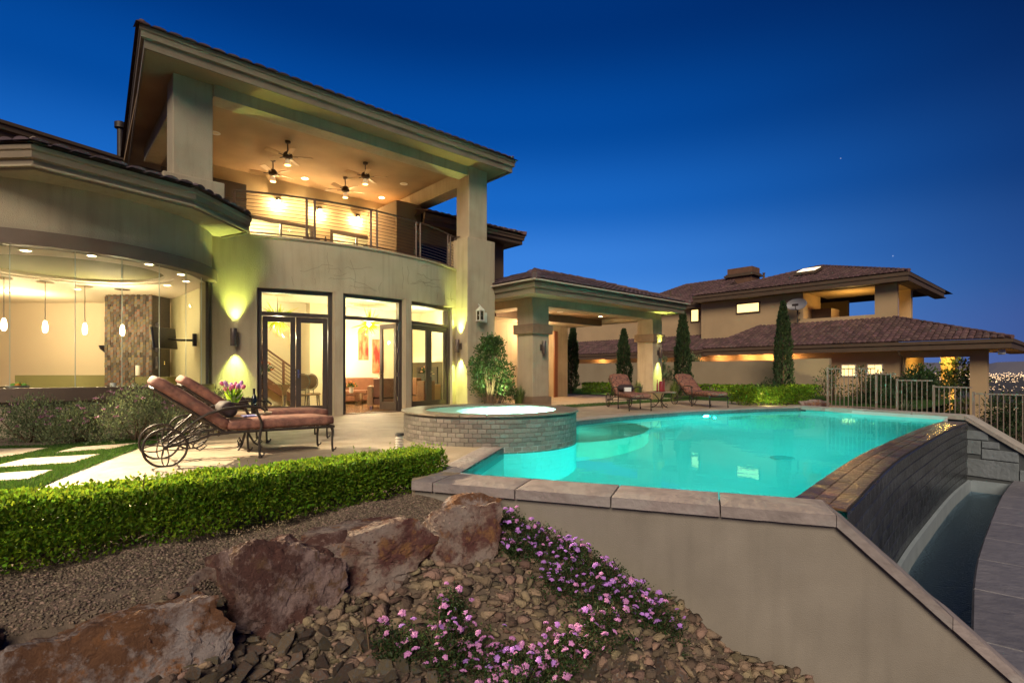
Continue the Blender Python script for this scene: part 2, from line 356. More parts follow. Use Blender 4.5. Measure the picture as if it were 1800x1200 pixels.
# mountains far across the valley
mb = MB(); vs = []; fs = []; n = 60
for k in range(n+1):
    a = R(20+50*k/n); h = 150+330*(.5+.5*noise.noise((k*.11,3.1,0)))+90*noise.noise((k*.37,1.2,0))+260*math.exp(-((k-46)/7)**2)
    for r, z in ((14000,-80),(15500,h*.55-60),(17000,h-60),(19000,-80)): vs.append((r*math.sin(a), r*math.cos(a), z+40*noise.noise((k*.9,r*.001,5))*(z > 0)))
for k in range(n):
    for j in range(3): fs.append((k*4+j,k*4+j+1,k*4+j+5,k*4+j+4))
mb.add(vs, fs); mb.build('mountains', mat('mountain_rock', (.16,.15,.17), None), kind='structure')
# lights of the town across the valley, and its dark trees
cv = []; cf = []; cc = []
for i in range(2600):
    a = R(RNG.uniform(24, 50)); r = RNG.choice([2600,4500,6500,9000,12000,12000])*RNG.uniform(.9,1.1); s = r*.00028*RNG.uniform(.5,1.3); z = -60+r*.0055*RNG.random()**2
    x, y = r*math.sin(a), r*math.cos(a); n0 = len(cv)
    cv += [(x+s*p,y+s*q,z+s*w) for p,q,w in ((-1,-1,0),(1,-1,0),(1,1,0),(-1,1,0),(-1,-1,2),(1,-1,2),(1,1,2),(-1,1,2))]
    cf += [tuple(n0+j for j in f) for f in ((0,1,5,4),(1,2,6,5),(2,3,7,6),(3,0,4,7),(4,5,6,7))]
tag(np_mesh('town_lights', np.array(cv), np.array(cf), emis('town_light', (1,.66,.36), 1.0), kind='stuff'), 'glittering lights of the town on the valley floor', 'lights')

# the rock bank in the foreground
CTRL = np.array([(-.86,5.5,-.13),(-1.34,4.8,-.14),(-2.5,3.6,-.15),(-3.1,3.0,-.16),(-4.6,1.5,-.18),(-1.4,6.2,-.06),(-3.2,4.3,-.06),(-5.2,2.2,-.08),(-7,3,-.08),(-5,6,-.1),
 (-.3,4.15,-.47),(-1.0,3.95,-.54),(-1.45,3.25,-.62),(-2.0,2.7,-.64),(-2.45,3.15,-.20),(-2.1,3.3,-.18),(-1.75,3.8,-.17),(-1.3,4.2,-.17),(-1.0,4.5,-.18),(-.55,4.7,-.19),(-2.95,2.5,-.40),(-3.6,1.7,-.5),
 (-.15,4.8,-.24),(.3,4.6,-.42),(.55,4.5,-.54),(1.09,4.35,-.82),(2.0,4.0,-1.24),(2.6,3.8,-1.52),(3.3,3.5,-1.85),(0,3.33,-.90),(-1.3,3.05,-.76),(1.7,3.7,-1.27),(-.8,3.65,-.70),(.44,4.0,-.72),
 (0,2,-1.3),(-2,1.5,-1.05),(2,2,-1.9),(0,.5,-1.75),(-3,0,-1.3),(3,0,-2.4),(5,3,-2.6),(4.4,3.9,-2.4),(5,-2,-2.8),(-6,-2,-1.2),(0,-2.5,-2.2),(1.5,5.5,-.9),(3,6,-1.6)])
def bank_h(x, y):
    d2 = (CTRL[:,0]-x)**2+(CTRL[:,1]-y)**2; w = 1/(d2+.012)**1.6; return float((w*CTRL[:,2]).sum()/w.sum())
GX = np.linspace(-6.5, 5.5, 150); GY = np.linspace(-3, 6.6, 120)
HH = np.array([[bank_h(x, y) for x in GX] for y in GY])
for _ in range(2): HH[1:-1,1:-1] = (HH[1:-1,1:-1]*2+HH[:-2,1:-1]+HH[2:,1:-1]+HH[1:-1,:-2]+HH[1:-1,2:])/6
def gh(x, y):
    fx = (x-GX[0])/(GX[1]-GX[0]); fy = (y-GY[0])/(GY[1]-GY[0]); i = int(min(max(fx,0),148)); j = int(min(max(fy,0),118)); a, b = fx-i, fy-j
    return float(HH[j,i]*(1-a)*(1-b)+HH[j,i+1]*a*(1-b)+HH[j+1,i]*(1-a)*b+HH[j+1,i+1]*a*b)
vs = np.array([(x, y, HH[j,i]+.012*noise.noise((x*9,y*9,0))) for j, y in enumerate(GY) for i, x in enumerate(GX)])
q = np.array([(j*150+i, j*150+i+1, (j+1)*150+i+1, (j+1)*150+i) for j in range(119) for i in range(149)])
def keep_bank(c):                                                     # nothing of the bank inside the pool shell or over the patio
    p = Vector((c[0],c[1],0)); e = (p-A1).dot(WALLN)
    return not (e > .25 and (p-A0).dot(WALLD) > -.25)
cen = vs[q].mean(1); q = q[[keep_bank(c) for c in cen]]
np_mesh('bank', vs, q, soil, smooth=True, kind='structure')

# ------------------------------------------------------------------ pool
def up_normals(o):
    b = bmesh.new(); b.from_mesh(o.data); bmesh.ops.reverse_faces(b, faces=[f for f in b.faces if f.normal.z < 0]); b.to_mesh(o.data); b.free()
pool = thing('swimming_pool', 'turquoise lit freeform swimming pool with a vanishing edge', 'swimming pool', (4, 9, -1.3))
def chain(*parts): return [p for q in parts for p in q]
POOL = chain([I0, I1], EDGE_IN[1:], [FARE], list(reversed(BACK)))
spa_side = [SPA+Vector((math.cos(R(a)),math.sin(R(a)),0))*1.43 for a in range(50,-81,-10)]
POOL += spa_side+[LW]
mb = MB(); n = len(POOL)
mb.sheet(POOL, -1.35); mb.f = [tuple(reversed(f)) for f in mb.f]
for i in range(n):
    a, b = POOL[i], POOL[(i+1) % n]; zt = lambda p: -.10 if min((p-e).length for e in EDGE_IN+[I1]) < .05 else -.005
    mb.quad((a.x,a.y,-1.35),(b.x,b.y,-1.35),(b.x,b.y,zt(b)),(a.x,a.y,zt(a)))
sh = mb.build('shell', plaster_pool, pool)
bmx = bmesh.new(); bmx.from_mesh(sh.data); bmesh.ops.reverse_faces(bmx, faces=[f for f in bmx.faces if f.normal.z < -.5]); bmx.to_mesh(sh.data); bmx.free()
# dark waterline band of tile
mb = MB(); wlp = list(reversed(BACK)); ins = offset(wlp, -.012)
for i in range(len(wlp)-1):
    a, b = ins[i], ins[i+1]; mb.quad((a.x,a.y,-.22),(b.x,b.y,-.22),(b.x,b.y,-.012),(a.x,a.y,-.012))
mb.build('waterline_band', waterline, pool, weld=True)
d = (LW-I0).normalized(); nn = Vector((d.y,-d.x,0))*.012; a, b = I0+nn, LW+nn
mb = MB(); mb.quad((a.x,a.y,-.30),(b.x,b.y,-.30),(b.x,b.y,-.012),(a.x,a.y,-.012)); mb.build('waterline_band', waterline, pool)
# sun shelf beside the spa, a bench of steps at the near left and the drain
shelf = spline([(1.0,9.05,0),(1.75,9.45,0),(2.5,10.3,0),(2.92,11.3,0),(2.92,12.2,0),(2.6,12.76,0)], 6)
mb = MB(); mb.prism([Vector(p) for p in shelf]+[BACK[1],BACK[0],spa_side[1],spa_side[4]], -1.33, -.34); mb.build('sun_shelf', mat('shelf_plaster', (.66,.60,.46), (.60,.54,.42), 2, .9), pool)
for k, (r, zt) in enumerate(((.62,-.42),(1.05,-.72))):
    c = I0+WALLD*.55+WALLN*.35; mb = MB(); mb.arc(c, .02, r, -25, 95, -1.33-.004*k, zt, 16); mb.build('step', plaster_pool, pool, smooth=50)
mb = MB(); mb.lathe([(.20,0),(.20,.02),(.16,.03),(.02,.03)], 24, c=(4.7,9.2,-1.345)); mb.build('drain', mat('drain_grey', (.34,.36,.35), None), pool, smooth=40)
mb = MB(); mb.quad(*[(p.x,p.y,Z_WATER) for p in reversed(POOL)]) if False else mb.sheet(POOL, Z_WATER)
wtr = mb.build('water', pool_w, kind='structure', weld=True); up_normals(wtr)
# underwater lights: one seen across the pool, the others in the near walls, facing away from the camera
def pool_light(p, direction, power, seen=False):
    p = Vector(p); dv = Vector(direction).normalized(); M = Matrix.Translation(p) @ dv.to_track_quat('Z','Y').to_matrix().to_4x4()
    mb = MB(); mb.lathe([(.13,0),(.13,.02),(.10,.035)], 20, M); o = mb.build('light_ring', chrome, pool, smooth=40)
    mb = MB(); mb.lathe([(.095,.02),(.095,.04),(.01,.05)], 20, M); l = mb.build('light_lens', POOLEM if not seen else POOLEM2, o, smooth=40)
    lamp('pool_lamp_and_fill', 'AREA', p+dv*.07, power, POOLC, p+dv, .18)
POOLEM = emis('pool_lens', (.3,1,.85), 6); POOLEM2 = emis('pool_lens_bright', (.75,1,.9), 60)
bk = (BACK[4]-BACK[3]).normalized(); bn = Vector((bk.y,-bk.x,0))
pool_light(BACK[3]+bk*.55+bn*.05+Vector((0,0,-.42)), (bn.x,bn.y,-.12), 225, True)
lamp('pool_lamp_and_fill', 'POINT', BACK[3]+bk*.55+bn*.40+Vector((0,0,-.55)), 26, POOLC, size=.03)  # added fill without a fitting, brightens the wall around the lens
for k in (.9, 2.6): pool_light(I0+WALLD*k+WALLN*.04+Vector((0,0,-.55)), (WALLN.x,WALLN.y,-.05), 26)
for i in (5, 14, 24):
    t = (EDGE_IN[i+1]-EDGE_IN[i]).normalized(); nrm = Vector((-t.y,t.x,0)); pool_light(EDGE_IN[i]+nrm*.05+Vector((0,0,-.6)), (nrm.x,nrm.y,-.05), 55)
# vanishing edge: ledge tiles on top, slate tiles on the weir face
def seg_at(path, s):
    for i in range(len(path)-1):
        L = (path[i+1]-path[i]).length
        if s <= L or i == len(path)-2: t = (path[i+1]-path[i])/L; return path[i]+t*s, t
        s -= L
LEN = sum((EDGE[i+1]-EDGE[i]).length for i in range(len(EDGE)-1))
def plate(w, h, d, r=.006):
    mb = MB(); a, b = w/2-r, h/2-r
    mb.add([(-w/2,0,-h/2),(w/2,0,-h/2),(w/2,0,h/2),(-w/2,0,h/2),(-a,-d,-b),(a,-d,-b),(a,-d,b),(-a,-d,b)], [(4,5,6,7),(0,1,5,4),(1,2,6,5),(2,3,7,6),(3,0,4,7),(3,2,1,0)])
    return mb
weir = MB(); m = len(EDGE)
for i in range(m-1):
    a, b, c, d = EDGE_IN[i], EDGE_IN[i+1], EDGE[i+1], EDGE[i]
    weir.quad((a.x,a.y,-.105),(d.x,d.y,-.105),(c.x,c.y,-.105),(b.x,b.y,-.105)); weir.quad((d.x,d.y,-1.75),(c.x,c.y,-1.75),(c.x,c.y,-.105),(d.x,d.y,-.105))
    weir.quad((a.x,a.y,-.105),(b.x,b.y,-.105),(b.x,b.y,-1.75),(a.x,a.y,-1.75))
weir.build('weir_wall', mat('weir_grout', (.03,.03,.032), None, rough=.5), pool, weld=True)
tile_me = None; tw, th_ = .30, .165; rows = 8; nc = int(LEN/tw)
for rr in range(rows):
    for k in range(nc):
        s = (k+.5+(.5 if rr % 2 else 0))*LEN/nc
        if s > LEN-.1: continue
        p, t = seg_at(EDGE, s); z = -.115-th_/2-rr*th_
        if tile_me is None:
            o = plate(tw*.97, th_*.95, .014).build('weir_tile', slate, pool); tile_me = o.data
            for v_ in tile_me.vertices: v_.co += pool.location
        else: o = link_mesh('weir_tile', tile_me, pool)
        o.location = p-pool.location+Vector((0,0,z)); o.rotation_euler = (R(RNG.normal(0,.5)), 0, math.atan2(t.y,t.x))
lm = None; nl = int(LEN/.16)
for rr in range(3):
    for k in range(nl):
        s = (k+.5)*LEN/nl; p, t = seg_at(EDGE, s); q_ = p+Vector((-t.y,t.x,0))*(.075+.145*rr)
        if lm is None:
            mb = MB(); mb.box(-.0745,.0745,-.0675,.0675,-.02,.0); mb.f = mb.f; o = mb.build('ledge_tile', ledge_m, pool); lm = o.data
            for v_ in lm.vertices: v_.co += pool.location
        else: o = link_mesh('ledge_tile', lm, pool)
        o.location = q_-pool.location+Vector((0,0,-.083+RNG.normal(0,.0010))); o.rotation_euler = (0,0,math.atan2(t.y,t.x))
# catch basin: plaster curb, water, and the lower terrace of big slabs
mb = MB(); E0 = offset(EDGE, .02); E1 = offset(EDGE, .07)
for i in range(m-1):
    a, b, c, d = E0[i], E0[i+1], E1[i+1], E1[i]
    mb.quad((a.x,a.y,-1.40),(d.x,d.y,-1.405),(c.x,c.y,-1.405),(b.x,b.y,-1.40)); mb.quad((d.x,d.y,-2.1),(c.x,c.y,-2.1),(c.x,c.y,-1.405),(d.x,d.y,-1.405))
mb.build('basin_curb', ledgeconc, pool, weld=True)
mb = MB()
for i in range(m-1):
    a, b, c, d = E1[i], E1[i+1], TROUGH[i+1], TROUGH[i]
    mb.quad((a.x,a.y,-2.1),(d.x,d.y,-2.1),(c.x,c.y,-2.1),(b.x,b.y,-2.1)); mb.quad((d.x,d.y,-2.1),(c.x,c.y,-2.1),(c.x,c.y,-1.42),(d.x,d.y,-1.42))
mb.build('basin', mat('basin_dark', (.07,.09,.105), (.045,.06,.075), 4, .7), pool, weld=True)
mb = MB()
for i in range(m-1):
    a, b, c, d = E1[i], E1[i+1], TROUGH[i+1], TROUGH[i]; mb.quad((a.x,a.y,-1.66),(d.x,d.y,-1.66),(c.x,c.y,-1.66),(b.x,b.y,-1.66))
ba, bb = E1[-1], TROUGH[-1]; eb = MB(); eb.prism([Vector((ba.x,ba.y,0)),Vector((bb.x,bb.y,0)),Vector((bb.x+.10,bb.y+.06,0)),Vector((ba.x+.10,ba.y+.06,0))], -2.1, -1.41); eb.build('basin_end', ledgeconc, pool)
bw = mb.build('water', basin_w, kind='structure', weld=True); up_normals(bw)
T3 = offset(EDGE, 3.6); low = MB(); low.prism([p-Vector((0,0,0)) for p in offset(EDGE, .81)]+list(reversed(T3)), -2.3, Z_LOW-.075)
low.build('lower_terrace', mat('terrace_base', (.12,.115,.12), None), kind='structure')
terr = thing('slab_walk', 'curved walk of big blue grey stamped slabs below the vanishing edge', 'walkway', (8, 6, Z_LOW))
TI = offset(EDGE, .76)
def bevel_slab(mb, poly, z0, z1, g=.012, b=.02):
    c = sum((Vector(p) for p in poly), Vector())/len(poly)
    q0 = [Vector(p)+(c-Vector(p)).normalized()*g for p in poly]; q1 = [p+(c-p).normalized()*b for p in q0]; k = len(poly)
    mb.add([(p.x,p.y,z0) for p in q0]+[(p.x,p.y,z1-b) for p in q0]+[(p.x,p.y,z1) for p in q1],
           [tuple(range(k-1,-1,-1)), tuple(range(2*k,3*k))]+[(i,(i+1)%k,k+(i+1)%k,k+i) for i in range(k)]+[(k+i,k+(i+1)%k,2*k+(i+1)%k,2*k+i) for i in range(k)])
cuts = [0,4,8,12,16,20,25,30,35,40]
for i in range(len(cuts)-1):
    poly = TI[cuts[i]:cuts[i+1]+1]+list(reversed(T3[cuts[i]:cuts[i+1]+1])); mb = MB(); bevel_slab(mb, poly, Z_LOW-.07, Z_LOW); mb.build('slab', slab_m, terr)

# ------------------------------------------------------------------ the pool's front wall with its coping, the far wing wall
rw = thing('retaining_wall', 'tan stucco pool wall with rough stone coping that slopes down at its right end', 'wall', tuple(A1+Vector((0,0,-1.3))))
Fo = [(A0, -.10), (A1, -.10), (A2, Z_LOW-.10)]                        # stucco body: a vertical slab with a sloped top
poly = [(0,-2.9),((A1-A0).length+4.2,-2.9),((A1-A0).length+4.2,Z_LOW-.095),((A2-A0).length,Z_LOW-.095),((A1-A0).length,-.095),(0,-.095)]
mb = MB(); k = len(poly)
front = [A0+WALLN*.05+WALLD*x+Vector((0,0,z)) for x, z in poly]; back = [p+WALLN*.42 for p in front]
mb.add(front+back, [tuple(range(k)), tuple(range(2*k-1,k-1,-1))]+[(i,k+i,k+(i+1)%k,(i+1)%k) for i in range(k)])
mb.build('stucco_body', retain_m, rw)
def coping(a, b, za, zb, wdir, w, parent, mt=coping_m, th=.105, name='coping_stone', g=.012):
    """one coping stone from a to b, rough top, rounded edges"""
    d = (b-a); L = d.length; d.normalize(); nx, ny = max(3,int(L/.09)), 6; vs = []; fs = []
    def top(i, j): 
        x, y = i/nx, j/ny; p = a+d*(g+(L-2*g)*x)+wdir*(w*y); zz = za+(zb-za)*x; e = min(x*L, (1-x)*L, y*w, (1-y)*w)
        rr = .5*noise.noise(p*9)*.010+noise.noise(p*26)*.004; return p+Vector((0,0,zz+(rr if e > .01 else 0)-(.016 if e < .005 else 0)))
    for i in range(nx+1):
        for j in range(ny+1): vs.append(top(i,j))
    id_ = lambda i,j: i*(ny+1)+j
    for i in range(nx):
        for j in range(ny): fs.append((id_(i,j),id_(i+1,j),id_(i+1,j+1),id_(i,j+1)))
    ring = [(i,0) for i in range(nx+1)]+[(nx,j) for j in range(1,ny+1)]+[(i,ny) for i in range(nx-1,-1,-1)]+[(0,j) for j in range(ny-1,0,-1)]
    n0 = len(vs); m_ = len(ring)
    for i, j in ring:
        p = vs[id_(i,j)]; vs.append(Vector((p.x,p.y,p.z-th))+Vector((noise.noise(p*20),noise.noise(p*21),0))*.006)
    for i in range(m_): fs.append((id_(*ring[i]), n0+i, n0+(i+1)%m_, id_(*ring[(i+1)%m_])))
    fs.append(tuple(range(n0+m_-1,n0-1,-1)))
    mb = MB(); mb.add(vs, fs); return mb.build(name, mt, parent, smooth=45)
Lw = (A1-A0).length; cs = [0,.62,1.24,2.08,2.86,Lw]
cs = [0,.24,1.09,1.965,2.84,Lw]
for i in range(5): coping(A0+WALLD*cs[i], A0+WALLD*cs[i+1], 0, 0, WALLN, .52, rw, th=.088, g=.007 if i < 4 else .004)
Ls = (A2-A1).length
coping(A1, A1+WALLD*(Ls*.5), 0, Z_LOW*.5, WALLN, .50, rw, th=.088, g=.002); coping(A1+WALLD*(Ls*.5), A2, Z_LOW*.5, Z_LOW, WALLN, .50, rw, th=.088, g=.002)
coping(A2, A2+WALLD*1.3, Z_LOW, Z_LOW, WALLN, .50, rw, th=.088)
fw = thing('wing_wall', 'stone clad wing wall at the far end of the catch basin under pale coping', 'wall', tuple(FARC+Vector((0,0,-1.3))))
WN = Vector((-WINGD.y, WINGD.x, 0)); WN = WN if WN.x < 0 else -WN      # towards the pool
WN = Vector((-.873,-.487,0))
F2 = FARC+WINGD*2.0
poly = [(-4.6,-.35),(-4.6,-.06),(0,-.06),(2.0,-1.36),(2.0,-2.4),(0,-2.4),(-.9,-2.4),(-.9,-.35)]
k = len(poly); fr = [FARC+WN*.36+WINGD*x+Vector((0,0,z)) for x, z in poly]; bk_ = [p-WN*.32 for p in fr]
mb = MB(); mb.add(fr+bk_, [tuple(range(k)), tuple(range(2*k-1,k-1,-1))]+[(i,k+i,k+(i+1)%k,(i+1)%k) for i in range(k)]); mb.build('core', mat('wing_grout', (.10,.11,.115), None), fw)
far_cop = mat('pale_coping', (.42,.38,.33), (.34,.31,.27), 8, .7, .6, 16, objrand=.08)
for i in range(4):
    L = 4.45/4; coping(FARC-WINGD*(4.45-L*i), FARC-WINGD*(4.45-L*(i+1)), .05, .05, WN, .42, fw, far_cop, .10)
coping(FARC, FARC+WINGD*1.0, .05, -.60, WN, .42, fw, far_cop, .10, g=.002); coping(FARC+WINGD*1.0, F2, -.60, -1.25, WN, .42, fw, far_cop, .10, g=.002)
Mw = Matrix.Translation(FARC+WN*.362) @ Matrix(((WINGD.x,-WN.x,0,0),(WINGD.y,-WN.y,0,0),(0,0,1,0),(0,0,0,1)))
for x0,x1,z0,z1 in ((-.85,-.05,-.52,-.12),(-.05,.42,-.52,-.30),(-.85,-.48,-.98,-.53),(-.47,.28,-.86,-.53),(.29,.62,-.70,-.53),(.29,.95,-.95,-.71),(-.47,.0,-1.02,-.87),(-.85,-.1,-1.38,-1.03),(.0,.95,-1.38,-.96),(.96,1.5,-1.38,-1.10)):
    mb = MB(Mw); g = .007; mb.add([(x0+g,0,z0+g),(x1-g,0,z0+g),(x1-g,0,z1-g),(x0+g,0,z1-g),(x0+2*g,-.022,z0+2*g),(x1-2*g,-.022,z0+2*g),(x1-2*g,-.022,z1-2*g),(x0+2*g,-.022,z1-2*g)],[(4,5,6,7),(0,1,5,4),(1,2,6,5),(2,3,7,6),(3,0,4,7)]); mb.build('stone', flag, fw)
# coping round the back of the pool
pc = thing('pool_coping', 'pale curved stone coping along the back edge of the pool', 'coping', tuple(BACK[3]))
bo = offset(spline(BACK, 4), 0)
for i in range(0, len(bo)-1, 1):
    a, b = bo[i], bo[i+1]; t = (b-a).normalized(); coping(a, b, .022, .022, Vector((-t.y,t.x,0)), .36, pc, far_cop, .06, g=.006)
d_ = (LW-I0).normalized(); coping(I0-d_*.02, LW, .018, .018, Vector((-d_.y,d_.x,0)), .30, pc, coping_m, .05)

# ------------------------------------------------------------------ spa
spa = thing('hot_tub', 'round raised hot tub clad in small tan tiles with glowing foamy water', 'hot tub', tuple(SPA))
mb = MB(); mb.lathe([(1.12,-.35),(1.12,.40),(1.12,.425),(1.42,.425),(1.42,-1.3)], 64, c=tuple(SPA)); 
mb.f = [f for f in mb.f if len(f) == 4]; spc = mb.build('tub_wall', grout, spa, smooth=40)
mb = MB(); mb.lathe([(1.115,.41),(1.115,-.45),(.6,-.52),(.01,-.52)], 48, c=tuple(SPA)); o = mb.build('tub_liner', plaster_pool, spa, smooth=40)
bmx = bmesh.new(); bmx.from_mesh(o.data); bmx.faces.ensure_lookup_table(); bmesh.ops.delete(bmx, geom=[f for f in bmx.faces if len(f.verts) > 10 and f.calc_center_median().z > 0], context='FACES'); bmx.to_mesh(o.data); bmx.free()
mb = MB(); mb.lathe([(1.112,.395),(.01,.395)], 48, c=tuple(SPA)); mb.f = [f for f in mb.f if len(f) == 4]
cen = [SPA+Vector((1.112*math.cos(2*PI*k/48),1.112*math.sin(2*PI*k/48),.395)) for k in range(48)]
NS = 64; vs = []; fs = []
for i in range(13):
    r_ = 1.112*i/12
    for k in range(NS):
        x, y = SPA.x+r_*math.cos(2*PI*k/NS), SPA.y+r_*math.sin(2*PI*k/NS); bub = .016*max(0,1-r_/1.05)
        vs.append((x, y, .422+bub*(1+2.2*noise.noise((x*7,y*7,1))+1.4*noise.noise((x*19,y*19,2)))))
for i in range(12):
    for k in range(NS): fs.append((i*NS+k,(i+1)*NS+k,(i+1)*NS+(k+1)%NS,i*NS+(k+1)%NS))
foam = bpy.data.materials.new('foam'); foam.use_nodes = True; fn = foam.node_tree.nodes; fl = foam.node_tree.links; fn.clear()
fo = fn.new('ShaderNodeOutputMaterial'); fm = fn.new('ShaderNodeMixShader'); tr = fn.new('ShaderNodeBsdfTranslucent'); tr.inputs[0].default_value = (.9,1,.97,1)
ft = fn.new('ShaderNodeBsdfTransparent'); ft.inputs[0].default_value = (.8,1,.95,1); gl = fn.new('ShaderNodeBsdfGlossy'); gl.inputs['Roughness'].default_value = .15
f2 = fn.new('ShaderNodeMixShader'); f2.inputs[0].default_value = .04; fl.new(tr.outputs[0], f2.inputs[1]); fl.new(ft.outputs[0], f2.inputs[2])
fm.inputs[0].default_value = .08; fl.new(f2.outputs[0], fm.inputs[1]); fl.new(gl.outputs[0], fm.inputs[2]); fl.new(fm.outputs[0], fo.inputs[0])
mb = MB(); mb.add(vs, fs); mb.build('water', foam, spa, smooth=80)
# rim stones
for k in range(24):
    mb = MB(); mb.arc(SPA, 1.09, 1.475, k*15+.35, (k+1)*15-.35, .425, .447, 3); mb.build('rim_tile', mat('spa_rim', (.30,.24,.175), (.22,.175,.13), 9, .35, .5, 20, objrand=.2) if k == 0 else MATS['spa_rim'], spa)
# wall tiles: eight rows; those facing the camera one by one, the rest in one piece
tm = None; NT = 70; rest = MB()
for rr in range(8):
    for k in range(NT):
        a = 2*PI*(k+(.5 if rr % 2 else 0))/NT; z = .39-.066*rr-.033
        x, y = math.cos(a), math.sin(a); vis = y < .16
        M = Matrix.Translation(SPA+Vector((x*1.421, y*1.421, z))) @ Matrix.Rotation(a+PI/2, 4, 'Z')
        if not vis:
            mb = plate(.1258,.0642,.010,.003); rest.add([M @ p for p in mb.v], mb.f); continue
        if tm is None:
            o = plate(.1258,.0642,.010,.003).build('wall_tile', spatile, spa); tm = o.data
            for v_ in tm.vertices: v_.co += spa.location
        else: o = link_mesh('wall_tile', tm, spa)
        o.location = Vector((x*1.421, y*1.421, z)); o.rotation_euler = (R(RNG.normal(0,.7)), 0, a+PI/2+R(RNG.normal(0,.7)))
rest.build('back_tiles', spatile, spa, kind='stuff')
lamp('shelf_fill', 'POINT', (1.15,10.75,-.17), 28, POOLC, size=.05)  # added fill hidden behind the tub, brightens the sun shelf
lamp('spa_lamp_and_fill', 'AREA', SPA+Vector((0,.0,-.50)), 480, (.34,1,.86), SPA+Vector((0,0,1)), 1.5)
lamp('spa_lamp_and_fill', 'POINT', SPA+Vector((-.6,.1,-.15)), 70, (.25,1,.88), size=.1); lamp('spa_lamp_and_fill', 'POINT', SPA+Vector((-.1,-.6,-.15)), 70, (.25,1,.88), size=.1)  # extra points added to brighten the dim side of the foam
lamp('spa_lamp_and_fill', 'POINT', SPA+Vector((.35,.5,-.15)), 80, (.45,1,.88), size=.1)
# ------------------------------------------------------------------ roof tiles
def tile_roof(corners, parent, name='roof_tiles', w=.26, l=.38, h=.07, m=None, back=-.03):
    """barrel tiles over a planar roof face: corners = eave left, eave right, then the rest of the outline; one joined part"""
    P = [Vector(c) for c in corners]; o = P[0]; ex = (P[1]-P[0]).normalized(); nn = (P[1]-P[0]).cross(P[-1]-P[0]).normalized(); ey = nn.cross(ex)
    if nn.z < 0: nn = -nn
    if ey.z < 0: ey = -ey
    poly = [((p-o).dot(ex), (p-o).dot(ey)) for p in P]
    def inside(x, y):
        c = False; n = len(poly)
        for i in range(n):
            (x1,y1),(x2,y2) = poly[i], poly[(i+1)%n]
            if (y1 > y) != (y2 > y) and x < (x2-x1)*(y-y1)/(y2-y1)+x1: c = not c
        return c
    X0, X1 = min(p[0] for p in poly), max(p[0] for p in poly); Y1 = max(p[1] for p in poly); mb = MB()
    nx = int((X1-X0)/w); ny = int(Y1/l)+1
    for j in range(ny):
        for i in range(nx+1):
            x = X0+(i+.5)*w; y = j*l+l*.45
            if not inside(x, y): continue
            q = o+ex*x+ey*(j*l-back if False else j*l+back); jt = RNG.normal(0,.006); vs = []
            for yy, lift in ((0,.030),(l*1.06,.0)):
                for a in (0,45,90,135,180): vs.append(q+ex*(-math.cos(R(a))*w*.5*.93+jt)+ey*yy+nn*(lift+h*math.sin(R(a))+.01))
            mb.add(vs, [(k,k+1,k+6,k+5) for k in range(4)]+[(4,3,2,1,0)])
    return mb.build(name, m or rooftile, parent, kind='stuff')
def hip_cap(a, b, parent, r=.085, name='ridge_tiles', m=None):
    a, b = Vector(a), Vector(b); n = max(2, int((b-a).length/.4)); mb = MB()
    for k in range(n):
        p = a+(b-a)*(k/n); q = a+(b-a)*((k+1.08)/n); mb.tube([p+Vector((0,0,.05)), q+Vector((0,0,.03))], [r*1.12, r], 7)
    return mb.build(name, m or rooftile, parent, kind='stuff')
EAVE = [(-.02,0),(.02,0),(.02,.15),(.075,.17),(.075,.27),(.10,.29),(.10,.36),(-.02,.36)]
def eave_prof(h, d=.02): return [(o-(.10-d), z*h/.36) for o, z in EAVE]

# ------------------------------------------------------------------ the house
house = thing('house', 'large two storey tan stucco house with curved facade, loggia and glass bay at left', 'house', tuple(B(6,15)))
FC = Vector((-8.05,18.65,0)); FR = 6.72
def fpt(th, r=FR, z=0): return FC+Vector((r*math.cos(R(th)), r*math.sin(R(th)), z))
DOORS = [(-71.5,-57.1),(-55.0,-40.3),(-38.3,-22.0)]; HEAD = 3.03
mb = MB()
edges = [(-79.6,-71.5),(-57.1,-55.0),(-40.3,-38.3),(-22.0,-7)]
for a, b in edges: mb.arc(FC, FR-.34, FR, a, b, -.02, HEAD, max(2,int((b-a)/2)))
mb.arc(FC, FR-.34, FR, -79.6, -7, HEAD, 4.2, 40); wall = mb.build('curved_wall', mat('facade_stucco', (.50,.415,.275), (.40,.33,.21), 1.1, .9, .7, 60, c3=(.45,.375,.25), streak=.14), house, smooth=30)
mb = MB(); mb.arc(FC, FR-.30, FR+.035, -86, -8, 4.2, 4.25, 40); mb.build('parapet_cap', stucco, house, smooth=30)
# hairline cracks in the render of the curved band
mb = MB()
for k in range(26):
    th = RNG.uniform(-66,-22); z = RNG.uniform(3.2,4.15); d = RNG.choice([0,1]); pts = []
    for j in range(int(RNG.uniform(4,9))):
        pts.append(fpt(th, FR+.0005, z)); th += (RNG.uniform(.6,1.3) if d else RNG.normal(0,.25)); z += (RNG.normal(0,.03) if d else -RNG.uniform(.06,.13))
        if z < 3.1: break
    if len(pts) > 1: mb.tube(pts, .0035, 4)
mb.build('stucco_cracks', mat('crack', (.20,.155,.10), None), house, kind='stuff')
mb = MB(); mb.hbox(9.62,10.7,12.75,13.75,-.02,5.15); mb.build('pier', stucco, house, bevel=.02)
